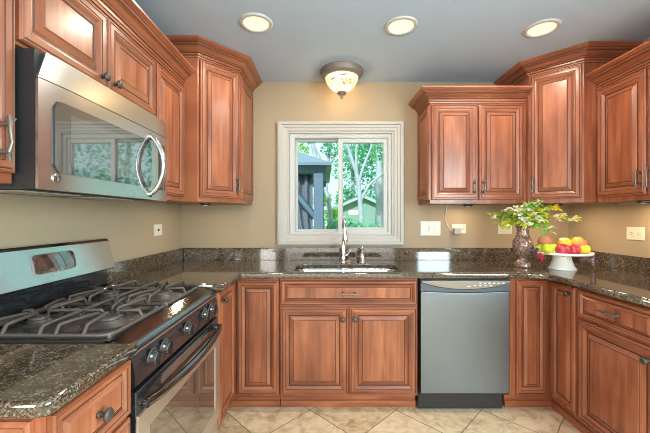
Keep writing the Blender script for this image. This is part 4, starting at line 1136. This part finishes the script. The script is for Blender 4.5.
# gazebo
GZ = simple('gazebo_paint', (0.10, 0.145, 0.20), 0.5); CURT = simple('curtain_grey', (0.12, 0.14, 0.17), 0.85)
e = empty('gazebo', (-1.4, 6.2, -0.5), 0, 'blue grey hard-top gazebo with tied curtains outside the left pane', 'gazebo')
gx0, gx1, gy0, gy1 = -1.30, 1.30, -1.15, 1.15
zb = 2.48
for x in (gx0, gx1):
    for y in (gy0, gy1):
        mb = MB(); mb.box(x-0.075, x+0.075, y-0.075, y+0.075, 0, zb); mb.build('post', GZ, e, 0.01)
mb = MB()
for y in (gy0, gy1): mb.box(gx0-0.12, gx1+0.12, y-0.05, y+0.05, zb, zb+0.14)
for x in (gx0, gx1): mb.box(x-0.05, x+0.05, gy0, gy1, zb, zb+0.14)
mb.build('beam', GZ, e)
mb = MB(); o_ = 0.20
q = [mb.vert(p) for p in ((gx0-o_, gy0-o_, zb+0.14), (gx1+o_, gy0-o_, zb+0.14), (gx1+o_, gy1+o_, zb+0.14), (gx0-o_, gy1+o_, zb+0.14), (-0.25, 0, zb+0.75), (0.25, 0, zb+0.75))]
q2 = [mb.vert(p) for p in ((gx0-o_, gy0-o_, zb+0.10), (gx1+o_, gy0-o_, zb+0.10), (gx1+o_, gy1+o_, zb+0.10), (gx0-o_, gy1+o_, zb+0.10))]
mb.face((q[0], q[1], q[5], q[4])); mb.face((q[1], q[2], q[5])); mb.face((q[2], q[3], q[4], q[5])); mb.face((q[3], q[0], q[4])); mb.face(q2[::-1])
for i in range(4): mb.face((q2[i], q2[(i+1)%4], q[(i+1)%4], q[i]))
mb.build('roof', simple('gazebo_roof', (0.15, 0.19, 0.24), 0.45), e)
for sx in (-1, 1):
    mb = MB(); x = gx1 if sx > 0 else gx0
    mb.tube([(x-sx*0.05, gy0, 1.80), (x-sx*0.62, gy0, zb)], 0.055, 4); mb.build('brace', GZ, e)
def curtain(x0, x1, y):
    mb = MB(); rows = []; n = 28
    for k in range(13):
        t = k/12; z = zb - t*2.35; pinch = 1-0.62*math.exp(-((t-0.52)/0.16)**2)
        row = []
        for i in range(n+1):
            s_ = i/n; x = x1 - (x1-x0)*s_*pinch
            row.append(mb.vert((x, y+0.035*math.sin(s_*24), z)))
        rows.append(row)
    for a_, b_ in zip(rows, rows[1:]):
        for i in range(n): mb.face((a_[i], a_[i+1], b_[i+1], b_[i]), 0, True)
    o = mb.build('curtain', CURT, e); sm = o.modifiers.new('thickness', 'SOLIDIFY'); sm.thickness = 0.006
curtain(0.72, gx1-0.10, gy0+0.09); curtain(gx0+0.10, gx0+0.72, gy1-0.09)

# neighbour's garden house with low gable
p = at(362, 216.5, 21)
e = empty('garden_house', (p.x, 21, -0.5), 0, 'pale garden house with low gable roof seen between the trees', 'house')
mb = MB(); mb.prism([(-1.9, 0), (1.9, 0), (1.9, 2.2), (0, 3.0), (-1.9, 2.2)], 0, 3); mb.build('wall', simple('house_wall', (0.20, 0.30, 0.25), 0.8), e)
mb = MB()
mb.prism([(-2.3, 2.02), (0, 3.02), (2.3, 2.02), (2.3, 2.20), (0, 3.22), (-2.3, 2.20)], -0.4, 3.4); mb.build('roof', simple('house_roof', (0.36, 0.39, 0.44), 0.7), e)
mb = MB(); mb.box(-0.85, -0.25, -0.03, 0, 1.95, 2.2); mb.build('window_light', emit('warm_house_light', (1.0, 0.85, 0.45), 1.4), e)
